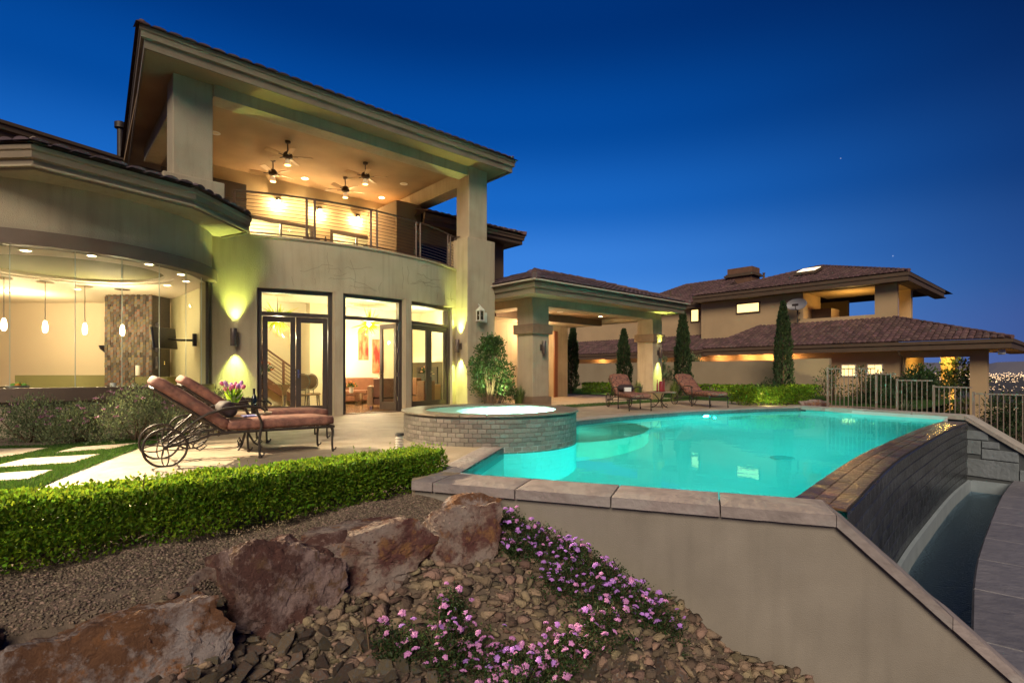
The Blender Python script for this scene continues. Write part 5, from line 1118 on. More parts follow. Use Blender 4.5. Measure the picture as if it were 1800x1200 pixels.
# ------------------------------------------------------------------ trailing lantana with lilac flower heads
bm = bmesh.new()
for k in range(11):
    a = k*2.4; rr = .0095*math.sqrt(k/11)*1.25; M = Matrix.Translation((rr*math.cos(a),rr*math.sin(a),.006*(1-(k/11)))) @ Matrix.Diagonal((1,1,.7,1)); bmesh.ops.create_icosphere(bm, subdivisions=1, radius=.0052, matrix=M)
fh = bpy.data.meshes.new('flower_head'); bm.to_mesh(fh); bm.free(); fh.materials.append(lilac)
bm = bmesh.new(); bm.from_mesh(fh); fh2 = bpy.data.meshes.new('flower_head'); bm.to_mesh(fh2); bm.free(); fh2.materials.append(mat('pink_flower', (.62,.27,.52), (.52,.20,.50), 30, .6, objrand=.2))
def lantana(label, spots, nleaf, nflower, h, pink):
    c0 = spots[0]; t = thing('lantana_plant', label, 'flowering plant', (c0[0],c0[1],gh(c0[0],c0[1])))
    P = []; D = []; st = MB(); W_ = np.array([s[2] for s in spots]); W_ = W_/W_.sum(); tips = []
    for k in range(nleaf//26):
        s = spots[RNG.choice(len(spots),p=W_)]; a = RNG.uniform(0,2*PI); e = RNG.normal(0,.62)*s[2]; x, y = s[0]+math.cos(a)*e, s[1]+math.sin(a)*e*.7
        if not on_bank(x,y+.06): continue
        b = Vector((x,y,gh(x,y))); hh = h*RNG.uniform(.25,1.1)*max(.3,1-abs(e)/(s[2]*2)); tip = b+Vector((RNG.normal(0,.07),RNG.normal(-.02,.06),hh)); mid = (b+tip)/2+Vector(RNG.normal(0,.02,3))
        if (tip-A1).dot(WALLN) > .03: tip -= WALLN*.08
        st.tube([b-Vector((0,0,.02)),mid,tip], [.0026,.002,.001], 4); tips.append(tip)
        for j in range(26):
            f = RNG.uniform(.15,1); q = b.lerp(mid,f*2) if f < .5 else mid.lerp(tip,f*2-1); P.append(q+Vector(RNG.normal(0,.014,3))); D.append((RNG.normal(),RNG.normal(),.6+RNG.normal()*.4))
    leaves('foliage', np.array(P), np.array(D), .019, leaf_lan, t, .6); st.build('stems', stem_m, t, kind='stuff')
    RNG.shuffle(tips); loc = t.location
    for i, p in enumerate(tips[:nflower]):
        o = link_mesh('flower_head', fh2 if RNG.random() < pink else fh, t); o.location = Vector(p)+Vector((0,0,.006))-loc; s = RNG.uniform(1.0,1.95); o.scale = (s,s,s); o.rotation_euler = (RNG.normal(-.3,.4),RNG.normal(0,.4),RNG.uniform(0,6))
w = lambda k, o: (A0+WALLD*k-WALLN*o)
spA = [(w(a,o).x,w(a,o).y,r) for a,o,r in ((1.15,.20,.16),(1.4,.2,.2),(1.7,.22,.22),(1.95,.28,.26),(2.2,.30,.24),(2.0,.55,.22),(1.65,.5,.18),(2.35,.50,.18),(1.25,.45,.12))]
lantana('spreading lilac flowered ground cover against the pool wall', spA, 26000, 298, .20, .25)
spB = [(-.42,3.62,.10),(-.32,3.45,.14),(-.12,3.38,.18),(-.45,3.25,.16),(.08,3.30,.22),(.35,3.40,.2),(-.7,3.2,.10),(.0,3.08,.3),(.62,3.6,.16)]
lantana('pink lilac flowered plant with sparse stems at the bottom of the picture', spB, 24000, 290, .25, .8)
mb = MB()
for x0, dx, h in ((-.86,-.03,.36),(-.80,.04,.22),(-.46,.02,.42),(-.90,-.05,.16)):
    z = gh(x0,3.2); mb.tube([(x0,3.2,z),(x0-.01+dx*.4,3.22,z+h*.4),(x0+dx,3.2,z+h*.75),(x0+dx*1.9,3.2,z+h)], [.006,.005,.004,.002], 5)
tag(mb.build('dry_twigs', stem_m, kind='stuff'), 'thin dry bare twigs rising from the rubble', 'twigs')
# ------------------------------------------------------------------ chaise lounges
damask = mat('terracotta_damask', (.29,.125,.085), (.14,.06,.046), 13, .75, .35, 45, detail=2, stretch=(1,1.8,1))
def veined():
    m = bpy.data.materials.new('veined_damask'); m.use_nodes = True; N = m.node_tree.nodes; L = m.node_tree.links; p = N['Principled BSDF']; p.inputs['Roughness'].default_value = .8
    tc = N.new('ShaderNodeTexCoord'); v = N.new('ShaderNodeTexVoronoi'); v.feature = 'DISTANCE_TO_EDGE'; v.inputs['Scale'].default_value = 6.5; L.new(tc.outputs['Object'], v.inputs['Vector'])
    r = N.new('ShaderNodeMapRange'); r.inputs[1].default_value = .02; r.inputs[2].default_value = .07; L.new(v.outputs[0], r.inputs[0])
    x = N.new('ShaderNodeMix'); x.data_type = 'RGBA'; x.inputs[6].default_value = (.06,.03,.028,1); x.inputs[7].default_value = (.24,.10,.068,1); L.new(r.outputs[0], x.inputs[0]); L.new(x.outputs[2], p.inputs['Base Color']); return m
veinm = veined(); pillow_m = mat('dark_pillow', (.035,.018,.020), (.025,.014,.016), 12, .8)
def cushion(name, L, Wd, H, M, m, parent, rad=.05, puff=.018, arch=0, cuts=9):
    bm = bmesh.new(); bmesh.ops.create_cube(bm, size=2); bmesh.ops.subdivide_edges(bm, edges=bm.edges[:], cuts=cuts, use_grid_fill=True); h = Vector((L/2,Wd/2,H/2))
    for v in bm.verts:
        q = Vector((v.co.x*h.x,v.co.y*h.y,v.co.z*h.z)); c = Vector([max(-(h[i]-rad),min(h[i]-rad,q[i])) for i in range(3)]); d = q-c
        if d.length > 1e-6: q = c+d.normalized()*rad
        f = (1-(v.co.x)**2)*(1-(v.co.y)**2); q.z += puff*f*(1 if v.co.z > 0 else -.3 if v.co.z < 0 else 0)+.004*noise.noise(q*14)
        if arch and q.x < 0: q.x -= arch*(1-v.co.y**2)*(-v.co.x)
        v.co = M @ q
    me = bpy.data.meshes.new(name); bm.to_mesh(me); bm.free(); me.materials.append(m); me.shade_smooth(); o = link_mesh(name, me, parent); return o
def make_chaise(label, fabric, group):
    t = thing('chaise_lounge', label, 'chaise lounge', group=group); Wd = .66
    fr = MB()
    for y in (.03,Wd-.03): fr.tube([(.56,y,.335),(1.2,y,.335),(1.90,y,.33)], .017, 7)
    fr.tube([(1.90,.03,.33),(1.90,Wd-.03,.33)], .017, 7); f = fr.build('frame', iron, t, smooth=50)
    for k in range(8): s = MB(); x = .68+.165*k; s.box(x-.02,x+.02,.04,Wd-.04,.325,.337); s.build('slat', iron, f)
    bf = MB(); 
    for y in (.03,Wd-.03): bf.tube([(.60,y,.335),(.28,y,.585),(-.10,y,.865)], .016, 7)
    bf.tube([(-.10,.03,.865),(-.125,Wd/2,.89),(-.10,Wd-.03,.865)], .016, 7); b = bf.build('back_frame', iron, t, smooth=50)
    for k in range(5): s = MB(); q = Vector((.52,0,.40)).lerp(Vector((-.03,0,.81)),k/4); s.tube([(q.x,.04,q.z),(q.x,Wd-.04,q.z)], .010, 5); s.build('slat', iron, b)
    cushion('seat_cushion', 1.30, Wd-.05, .125, Matrix.Translation((1.27,Wd/2,.412)), fabric, t)
    dv = (Vector((-.10,0,.865))-Vector((.60,0,.335))).normalized(); ang = math.atan2(dv.z,-dv.x); c = Vector((.58,0,.36)).lerp(Vector((-.11,0,.875)),.5)+Vector((math.sin(ang),0,math.cos(ang)))*.075
    cushion('back_cushion', .93, Wd-.06, .135, Matrix.Translation((c.x,Wd/2,c.z)) @ Matrix.Rotation(ang,4,'Y'), fabric, t, .055, .022, .05)
    for y, sg in ((.0,-1),(Wd,1)):
        a = MB(); a.tube([(.30,y,.50),(.42,y+sg*.015,.575),(.60,y+sg*.02,.625),(.80,y+sg*.02,.645),(.98,y+sg*.015,.625),(1.04,y,.585),(1.03,y,.56)], [.012,.014,.017,.018,.017,.013,.008], 8); a.build('arm', iron, t, smooth=60)
        l = MB(); l.tube([(.93,y,.63),(.96,y,.54),(.99,y,.46),(1.0,y,.40),(.985,y,.33),(.97,y,.2),(.975,y,.05),(.985,y,0)], [.016,.016,.015,.017,.018,.015,.014,.018], 8); l.lathe([(.02,0),(.027,.018),(.014,.04)], 10, c=(.985,y,0)); l.tube([(.985,y,.02),(1.02,y,.03),(1.03,y,.06)], .010, 6); l.build('leg', iron, t, smooth=60)
        l = MB(); l.tube([(1.87,y*.94+.02,.33),(1.885,y*.94+.02,.27),(1.875,y*.94+.02,.14),(1.88,y*.94+.02,.03),(1.89,y*.94+.02,0)], [.022,.018,.014,.014,.017], 8); l.tube([(1.88,y*.94+.02,.02),(1.92,y*.94+.02,.03),(1.93,y*.94+.02,.055)], .009, 6); l.build('leg', iron, t, smooth=60)
        s = MB(); yy = y-sg*.03
        s.tube([(.64,yy,.33),(.45,yy,.32),(.25,yy,.25),(.0,yy,.21)], .014, 7); s.tube([(.36,yy,.55),(.20,yy,.40),(.0,yy,.215)], .014, 7); s.tube([(.52,yy,.39),(.35,yy,.355),(.16,yy,.27),(.0,yy,.215)], .011, 7); s.tube([(.30,yy,.27),(.27,yy,.20),(.34,yy,.15),(.41,yy,.20),(.37,yy,.25),(.33,yy,.22)], .009, 6); s.build('strut', iron, t, smooth=60)
        w = MB(); yw = y+sg*.012; w.tube([(.21*math.cos(2*PI*k/32),yw,.212+.21*math.sin(2*PI*k/32)) for k in range(32)], .0135, 7, closed=True); w = w.build('wheel', iron, t, smooth=60)
        for q in range(4):
            ca, sa = math.cos(q*PI/2), math.sin(q*PI/2); pe = MB(); pe.tube([((.105+.10*math.cos(2*PI*k/16))*ca-.034*math.sin(2*PI*k/16)*sa, yw, .212+(.105+.10*math.cos(2*PI*k/16))*sa+.034*math.sin(2*PI*k/16)*ca) for k in range(16)], .0065, 5, closed=True); pe.build('spoke', iron, w, smooth=60)
        hb = MB(); hb.tube([(0,yw-.03,.212),(0,yw+.03,.212)], .024, 10); hb.build('hub', iron, w, smooth=50)
    ax = MB(); ax.tube([(0,.0,.212),(0,Wd,.212)], .010, 6); ax.build('axle', iron, t); return t
def pillow(label, root, x=.66, m=pillow_m):
    o = cushion('pillow', .20, .46, .14, Matrix.Identity(4), m, None, .06, .03); Mr = Matrix.Translation(root.location) @ Matrix.Rotation(root.rotation_euler.z,4,'Z'); o.location = Mr @ Vector((x,.33,.60)); o.rotation_euler = (0,R(48),root.rotation_euler.z)
    tag(o, label, 'pillow', 'dark lumbar pillows'); return o
G = 'iron chaise lounges with terracotta cushions'
ch1 = make_chaise('nearest iron chaise lounge with terracotta cushions and spoked wheels on the left patio', damask, G); ch1.location = (-3.88,5.92,0); ch1.rotation_euler.z = R(37.7)
ch2 = copy_tree(ch1); ch2.location = (-4.44,7.32,0); ch2['label'] = 'iron chaise lounge behind the tulip table, partly hidden by the nearest one'
ch3 = make_chaise('left of the two chaise lounges by the pavilion, with a white book on it', veinm, G); ch3.location = (2.98,16.35,0); ch3.rotation_euler.z = R(-83.7)
ch4 = copy_tree(ch3); ch4.location = (5.40,17.55,0); ch4.rotation_euler.z = R(-76); ch4['label'] = 'right of the two chaise lounges beyond the pool, nearest the lawn'
pillow('dark lumbar pillow on the nearest left chaise', ch1); pillow('dark lumbar pillow on the second left chaise', ch2); pillow('dark lumbar pillow on the chaise under the pavilion', ch3)
M3 = Matrix.Translation(ch3.location) @ Matrix.Rotation(ch3.rotation_euler.z,4,'Z')
mb = MB(M3); mb.box(.82,.90,.22,.42,.50,.62); tag(mb.build('book', white, bevel=.004), 'small white book standing on the chaise cushion', 'book')
mb = MB(Matrix.Translation(ch1.location) @ Matrix.Rotation(ch1.rotation_euler.z,4,'Z')); mb.box(.86,1.02,.30,.50,.492,.505); tag(mb.build('magazine', mat('magazine_cover', (.12,.14,.40), (.3,.3,.5), 30, .4)), 'blue magazine lying on the nearest chaise', 'magazine')
# side tables
def table(label, c, r, h, top):
    t = thing('side_table', label, 'table', (c[0],c[1],0), group='round iron side tables'); x, y = c
    mb = MB(); mb.lathe([(.02,h-.035),(r*.96,h-.035),(r,h-.02),(r,h-.006),(r*.985,h),(.02,h)], 36, c=(x,y,0)); mb.build('tabletop', top, t, smooth=40)
    for k in range(3):
        a = 2*PI*k/3+.5; d = Vector((math.cos(a),math.sin(a),0)); p = lambda e, z: Vector((x,y,z))+d*e
        mb = MB(); mb.tube([p(r*.55,h-.04),p(r*.35,h*.8),p(r*.12,h*.55),p(r*.10,h*.4),p(r*.30,h*.15),p(r*.62,0)], [.014,.013,.015,.015,.013,.012], 7); mb.tube([p(r*.30,h*.16),p(r*.48,h*.28),p(r*.62,h*.18),p(r*.5,h*.10)], .009, 6); mb.build('leg', iron, t, smooth=60)
    mb = MB(); mb.tube([(x+.09*math.cos(2*PI*k/20),y+.09*math.sin(2*PI*k/20),h*.47) for k in range(20)], .008, 6, closed=True); mb.build('ring', iron, t, smooth=60)
stonetop = mat('mosaic_top', (.34,.24,.16), (.24,.16,.11), 14, .5, .2, 30)
table('round iron side table between the two left chaises, with tulips and wine', (-3.70,7.36), .33, .50, stonetop)
table('round iron side table between the two far chaises, with candles', (4.42,15.75), .46, .49, stonetop)
# vase of tulips, bottle, glasses, tray
vs = thing('vase', 'clear glass vase of pink and mauve tulips on the left side table', 'vase', (-3.80,7.22,.50))
mb = MB(); mb.lathe([(.045,.50),(.062,.56),(.066,.66),(.058,.72),(.074,.76),(.071,.76),(.054,.72),(.060,.66),(.05,.52)], 20, c=(-3.80,7.22,0)); mb.build('glass', clearglass, vs, smooth=60)
tul = [mat('tulip_pink', (.55,.10,.20), None, rough=.6), mat('tulip_mauve', (.42,.17,.48), None, rough=.6)]
for k in range(13):
    a = k*2.4; e = .04+.09*math.sqrt(k/13); tip = Vector((-3.80+math.cos(a)*e,7.22+math.sin(a)*e,.83+RNG.uniform(-.03,.06)))
    mb = MB(); mb.tube([(-3.80+math.cos(a)*.02,7.22+math.sin(a)*.02,.53),(-3.80+math.cos(a)*.035,7.22+math.sin(a)*.035,.72),tip], .004, 5); st = mb.build('stem', leaf_hedge, vs)
    mb = MB(); mb.lathe([(.004,-.005),(.021,.012),(.024,.032),(.017,.055),(.004,.062)], 8, Matrix.Translation(tip) @ Vector((math.cos(a)*.5,math.sin(a)*.5,1)).to_track_quat('Z','Y').to_matrix().to_4x4()); mb.build('tulip', tul[k % 2], st, smooth=60)
P = []; D = []
for k in range(30): a = RNG.uniform(0,6.3); P.append((-3.80+math.cos(a)*.03,7.22+math.sin(a)*.03,RNG.uniform(.56,.76))); D.append((math.cos(a)*.7,math.sin(a)*.7,1))
leaves('leaf', np.array(P), np.array(D), .13, leaf_hedge, vs, .22)
mb = MB(); mb.lathe([(.037,.50),(.039,.52),(.039,.68),(.030,.725),(.014,.755),(.0135,.82),(.017,.82),(.017,.835),(.012,.835)], 18, c=(-3.52,7.22,0)); b = mb.build('wine_bottle', mat('bottle_glass', (.008,.012,.006), rough=.06, spec=.8), smooth=50); tag(b, 'dark wine bottle on the left side table', 'bottle')
def wineglass(x, y, label):
    mb = MB(); mb.lathe([(.034,.50),(.034,.504),(.005,.512),(.004,.585),(.022,.60),(.040,.635),(.042,.665),(.034,.70),(.032,.70),(.039,.665),(.037,.637),(.004,.606)], 18, c=(x,y,0)); tag(mb.build('wine_glass', clearglass, smooth=60), label, 'glass', 'wine glasses by the tulips')
wineglass(-3.43,7.36,'wine glass right beside the dark bottle'); wineglass(-3.47,7.14,'wine glass in front of the dark bottle')
tr = MB(); tr.lathe([(.15,.49),(.19,.505),(.195,.515),(.15,.50),(.01,.50)], 24, c=(4.36,15.62,0)); tag(tr.build('tray', mat('red_lacquer', (.16,.025,.02), None, rough=.3), smooth=50), 'dark red tray on the far side table', 'tray')
redgl = mat('red_candle', (.28,.025,.03), None, rough=.35)
for x, y, h, r, lab in ((4.40,15.62,.30,.062,'thick dark red candle in the middle of the tray'),(4.28,15.58,.34,.022,'slim amber bottle left of the red candle'),(4.50,15.66,.38,.02,'slim red bottle right of the red candle')):
    mb = MB(); mb.lathe([(r,.50),(r,.50+h*.6),(r*.8,.50+h*.72),(r*.5,.50+h*.8),(r*.5,.50+h)] if r < .05 else [(r,.50),(r,.50+h),(r*.8,.50+h),(r*.7,.49+h)], 14, c=(x,y,0)); tag(mb.build('candle', redgl, smooth=50), lab, 'candle')
# low path light by the spa
pl = thing('path_light', 'short louvered path light post in front of the hot tub', 'path light', (-1.50,7.05,0)); mb = MB(); mb.lathe([(.05,0),(.05,.025),(.030,.03),(.030,.22)], 16, c=(-1.50,7.05,0)); mb.build('post', white, pl, smooth=40)
for k in range(5): mb = MB(); mb.lathe([(.030,.045+.034*k),(.056,.040+.034*k),(.058,.046+.034*k),(.034,.066+.034*k)], 18, c=(-1.50,7.05,0)); mb.build('louver', mat('pale_louver', (.52,.48,.40), None, rough=.5) if k == 0 else MATS['pale_louver'], pl, smooth=40)
mb = MB(); mb.lathe([(.058,.215),(.060,.235),(.05,.25),(.01,.255)], 18, c=(-1.50,7.05,0)); mb.build('cap', iron, pl, smooth=40)
for x, y, lab in ((-.35,14.9,'small dark spotlight at the foot of the tall shrub'),(9.9,18.7,'small spotlight between hedge and garden wall')):
    mb = MB(); mb.lathe([(.015,0),(.015,.12),(.035,.13),(.045,.24),(.035,.25)], 12, c=(x,y,0)); tag(mb.build('spotlight', iron, smooth=40), lab, 'spotlight', 'small garden spotlights')
# ------------------------------------------------------------------ lamps fixed to the house
def sconce(label, p, n, up=70, down=70, big=True):
    p = Vector(p); n = Vector(n).normalized(); t = thing('wall_sconce', label, 'wall lamp', tuple(p), group='cylinder up and down wall lamps'); c = p+n*.14
    mb = MB(); mb.lathe([(.065,-.20),(.07,-.19),(.07,.19),(.065,.20),(.055,.20),(.055,.15),(.02,.14)], 18, c=tuple(c)); mb.build('cylinder', mat('sconce_metal', (.13,.095,.08), None, rough=.35, metal=.5) if 'sconce_metal' not in MATS else MATS['sconce_metal'], t, smooth=40)
    M = Matrix.Translation(p) @ n.to_track_quat('Z','Y').to_matrix().to_4x4(); mb = MB(M); mb.box(-.05,.05,-.10,.10,0,.02); mb.box(-.02,.02,-.02,.02,.02,.09); mb.build('backplate', MATS['sconce_metal'], t)
    if up:
        mb = MB(); mb.lathe([(.05,.145),(.05,.15),(.01,.152)], 14, c=tuple(c)); mb.build('lens', bulb2, t)
        lamp('sconce_lamp', 'SPOT', c+Vector((0,0,.22)), up, LIME, c+Vector((0,0,2))-n*.16, .03, 66, 1.0)
        lamp('sconce_lamp', 'SPOT', c+Vector((0,0,-.22)), down, LIME, c+Vector((0,0,-2))-n*.16, .03, 66, 1.0)
th = -75.4; sconce('cylinder wall lamp between the glass bay and the french doors', fpt(th, FR+.0, 1.86), fpt(th, 1)-fpt(th, 0), 190, 190)
sconce('cylinder wall lamp half hidden behind the tall shrub', B(9.62,13.08,1.86), -U, 260, 260)
sconce('unlit cylinder wall lamp on the near pavilion column', B(11.86,11.87,1.85), -V, 0, 0); sconce('lit cylinder wall lamp on the far pavilion column', B(18.45,11.87,1.85), -V, 170, 170)
def lantern():
    p = B(9.95,12.75,2.80); n = -V; t = thing('wall_lantern', 'unlit white carriage lantern with bracket on the stucco pier', 'wall lantern', tuple(p)); M = Matrix.Translation(p+n*.20) @ HM.to_3x3().to_4x4()
    wm = mat('lantern_white', (.62,.60,.50), None, rough=.5); mb = MB(M)
    for x in (-.08,.08):
        for y in (-.08,.08): mb.box(x-.012,x+.012,y-.012,y+.012,-.16,.12)
    mb.box(-.10,.10,-.10,.10,-.19,-.16); mb.box(-.085,.085,-.012,.012,-.03,-.01); mb.lathe([(.14,.12),(.14,.14),(.06,.22),(.02,.26),(.01,.28)], 4, Matrix.Translation(p+n*.20) @ HM.to_3x3().to_4x4() @ Matrix.Rotation(PI/4,4,'Z')); mb.build('cage', wm, t)
    mb = MB(M); mb.box(-.074,.074,-.074,.074,-.15,.11); mb.build('panes', glass('frosted_glass', (.55,.55,.42), .2), t)
    mb = MB(M); mb.box(.16,.36,.12,.20,-.20,.10); mb.tube([(.0,.0,.27),(.0,.1,.33),(.1,.17,.20),(.26,.17,.02)], .014, 6); mb.build('bracket', wm, t)
lantern()
def recessed(p, power, lit, label, r=.085, col=WARM, spot=None, cat='ceiling light', group='recessed ceiling lights'):
    p = Vector(p); t = thing('recessed_light', label, cat, tuple(p), group=group); mb = MB(); mb.lathe([(r*.8,-.004),(r*1.25,-.008),(r*1.3,0),(r*.8,.002)], 18, c=tuple(p)); mb.build('trim_ring', white, t)
    mb = MB(); mb.lathe([(r*.8,-.005),(.005,-.006)], 18, c=tuple(p)); mb.build('lens', bulb2 if lit else creamceil, t)
    if power: lamp('recessed_lamp', 'SPOT', p+Vector((0,0,-.03)), power, col, p+Vector((0,0,-1)) if spot is None else spot, .05, 140, .6)
for s, t_, pw, lab in ((3.45,15.5,0,'unlit recessed light in the loggia ceiling beside the left column'),(9.05,15.5,0,'unlit recessed light in the loggia ceiling near the right column'),(6.42,17.2,130,'bright recessed light in the loggia ceiling at the middle of the back wall'),(9.17,17.25,130,'bright recessed light in the loggia ceiling at its right end')): recessed(B(s,t_,7.32), pw, pw > 0, lab, .10, (1,.66,.30))
for k, (s, z) in enumerate(((5.77,6.62),(7.12,6.60),(8.5,6.62))):
    p = B(s,17.9,z); t = thing('loggia_wall_lamp', ('leftmost','middle','rightmost')[k]+' of three bright lamps on the loggia back wall', 'wall lamp', tuple(p), group='lamps on the loggia back wall'); c = p-V*.16
    mb = MB(); mb.lathe([(.03,.09),(.07,.08),(.085,-.02),(.08,-.03),(.02,.05)], 14, c=tuple(c)); mb.tube([p,p-V*.09,c+Vector((0,0,.09))], .014, 6); mb.build('shade', iron, t, smooth=50); mb = MB(); mb.lathe([(.01,.04),(.045,.01),(.05,-.03),(.03,-.06),(.005,-.07)], 12, c=tuple(c)); mb.build('bulb', bulb, t, smooth=60)
    lamp('wall_lamp', 'POINT', c-V*.05+Vector((0,0,-.12)), 58, (1,.66,.30), size=.06)

def fan(label, s, t_, a0):
    p = B(s,t_,7.32); t = thing('ceiling_fan', label, 'ceiling fan', tuple(p), group='ceiling fans in the loggia'); fm = mat('fan_bronze', (.055,.03,.02), None, rough=.4, metal=.4) if 'fan_bronze' not in MATS else MATS['fan_bronze']
    mb = MB(); mb.lathe([(.02,-.07),(.07,-.05),(.075,0),(.02,0)], 14, c=tuple(p)); mb.tube([p+Vector((0,0,-.05)),p+Vector((0,0,-.30))], .016, 8); mb.build('downrod', fm, t, smooth=50)
    h = p+Vector((0,0,-.40)); mb = MB(); mb.lathe([(.03,.12),(.09,.09),(.13,.02),(.12,-.05),(.05,-.08)], 18, c=tuple(h)); mb.build('motor', fm, t, smooth=50)
    for k in range(5):
        a = a0+2*PI*k/5; M = Matrix.Translation(h) @ Matrix.Rotation(a,4,'Z') @ Matrix.Rotation(R(12),4,'X'); mb = MB(M); mb.prism([(.18,-.05),(.30,-.065),(.60,-.075),(.635,-.05),(.635,.05),(.60,.075),(.30,.065),(.18,.05)], -.006, .006); bl = mb.build('blade', mat('fan_blade', (.36,.24,.13), None, rough=.5) if 'fan_blade' not in MATS else MATS['fan_blade'], t); mb = MB(M); mb.box(.08,.26,-.018,.018,-.014,-.006); mb.build('blade_iron', fm, bl)
    lamp('fan_fill', 'POINT', h+Vector((0,0,-.32)), 6, (1,.60,.25), size=.06)  # weak fill for the loggia, added under each fan
    mb = MB(); mb.lathe([(.04,-.09),(.055,-.12),(.085,-.24),(.08,-.25),(.02,-.22)], 16, c=tuple(h)); mb.build('light_shade', mat('fan_shade', (.75,.58,.36), None, rough=.4, emit=(1,.68,.34), es=.22) if 'fan_shade' not in MATS else MATS['fan_shade'], t, smooth=50)  # slight glow put into the colour of an unlit shade
fan('front left ceiling fan under the loggia ceiling', 5.04,14.75,.3); fan('back left ceiling fan, lowest of the left pair', 5.15,16.3,.9); fan('front right ceiling fan with tilted pale shade', 7.28,14.7,.1); fan('back right ceiling fan in front of the loggia wall', 7.35,16.24,.6)
# things standing on the balcony
bc = thing('balcony_chair', 'dark sling chair on the balcony seen above the parapet', 'chair', tuple(B(5.9,14.8,4.02))); 
for s in (5.65,6.15): mb = MB(); mb.tube([B(s,14.6,4.02),B(s,14.9,4.95),B(s,15.25,4.02)], .018, 6); mb.build('leg', iron, bc)
mb = MB(); mb.add([B(5.65,14.6,4.45),B(6.15,14.6,4.45),B(6.15,15.05,4.35),B(5.65,15.05,4.35),B(5.65,15.3,4.95),B(6.15,15.3,4.95)],[(0,1,2,3),(3,2,5,4)]); mb.build('sling', mat('sling_fabric', (.20,.12,.07), None), bc)
# pavilion and side room lamps
for s, t_, lit, lab in ((17.0,13.6,1,'lit recessed light in the pavilion ceiling near the far column'),(14.6,13.6,0,'recessed light in the middle of the pavilion ceiling')): recessed(B(s,t_,3.33), 40, lit, lab, .09)
lamp('pavilion_lamp', 'POINT', B(14.6,15.0,2.75), 110, WARM, size=.1); lamp('pavilion_lamp', 'POINT', B(12.6,13.6,2.9), 45, WARM, size=.1); lamp('pavilion_lamp', 'POINT', B(17.3,15.9,2.8), 30, WARM, size=.1)
# ------------------------------------------------------------------ inside the bay
for k, (x, y) in enumerate(((-10.9,11.35),(-10.5,11.9),(-10.06,12.46),(-9.5,12.9))):
    t = thing('pendant_lamp', ('leftmost','second','third','rightmost')[k]+' of four small glass pendants hanging in the glass bay', 'pendant lamp', (x,y,3.09), group='pendants in the glass bay'); mb = MB(); mb.lathe([(.015,-.02),(.16,-.018),(.16,0),(.01,0)], 16, c=(x,y,3.09)); mb.build('canopy', chrome, t, smooth=40); mb = MB(); mb.tube([(x,y,3.07),(x,y,2.25)], .008, 6); mb.build('rod', chrome, t)
    mb = MB(); mb.lathe([(.02,2.22),(.040,2.17),(.052,2.08),(.046,1.99),(.025,1.955),(.01,1.95)], 14, c=(x,y,0)); mb.build('shade', emis('pendant_glass', (1,.83,.55), 7) if k == 0 else MATS['pendant_glass'], t, smooth=60); lamp('pendant_lamp_light', 'POINT', (x,y-.02,1.80), 15, (1,.76,.44), size=.07)
for k, (px, py) in enumerate(((45,440),(161,449),(262,464),(318,482),(327,494),(294,501),(136,508))):
    D_ = FPX*2.045/(655-py); recessed(((px-900)/FPX*D_, D_, 3.09), 13 if k in (1,3,5,6) else 0, True, ('lit recessed light at the left under the bay head','lit recessed light over the second glass joint','lit recessed light right of the olive ceiling tray','lit recessed light nearest the right end of the bay','lit recessed light just behind the one at the right end','lit recessed light above the television','lit recessed light between the third pendant and stone column')[k], .075, (1,.78,.46), None, 'ceiling light', 'recessed lights in the bay ceiling')
lamp('bay_lamp', 'POINT', (-12.5,13.4,2.4), 115, (1,.77,.46), size=.03); lamp('bay_lamp', 'POINT', (-9.3,12.2,2.6), 45, (1,.80,.50), size=.03)
tv = thing('wall_television', 'small black television on a swing arm inside the bay', 'television', (-8.05,12.95,1.8)); Mt = Matrix.Translation((-8.25,12.55,1.87)) @ Matrix.Rotation(R(84),4,'Z') @ Matrix.Rotation(R(-8),4,'X'); mb = MB(Mt); mb.box(-.36,.36,-.03,.03,-.25,.25); mb.build('screen', blackm, tv, bevel=.01); mb = MB(); mb.tube([(-8.33,12.58,1.87),(-8.05,12.75,1.84),(-7.72,12.92,1.84)], .028, 7); mb.tube([(-7.74,12.90,1.70),(-7.74,12.90,2.0)], .05, 8); mb.build('arm', blackm, tv)
fl = thing('floor_lamp', 'thin dark floor lamp left of the stone column', 'floor lamp', (-11.2,14.6,.03)); mb = MB(); mb.lathe([(.16,.03),(.15,.06),(.02,.08),(.02,1.66)], 14, c=(-11.2,14.6,0)); mb.build('stand', blackm, fl, smooth=40); mb = MB(); mb.lathe([(.03,1.60),(.14,1.70),(.17,1.80),(.16,1.80),(.02,1.64)], 16, c=(-11.2,14.6,0)); mb.build('bowl', blackm, fl, smooth=50)
mb = MB(); mb.box(-11.75,-10.75,15.44,15.50,.1,2.1); tag(mb.build('mirror', mat('gilt_panel', (.62,.48,.28), None, rough=.5)), 'pale tall panel on the wall behind the floor lamp', 'panel')
for k in range(3): mb = MB(); mb.box(-9.40,-9.34,13.95,14.05,1.15+.45*k,1.47+.45*k); tag(mb.build('wall_art', iron), ('lowest','middle','highest')[k]+' of three dark little plaques right of the stone column', 'plaque', 'plaques by the stone column')
fb = thing('fruit_bowl', 'white bowl with limes and oranges on the bar counter', 'bowl', (-8.45,9.05,.76)); mb = MB(); mb.lathe([(.05,.76),(.13,.79),(.16,.83),(.15,.83),(.05,.78)], 18, c=(-8.45,9.05,0)); mb.build('bowl', white, fb, smooth=50)
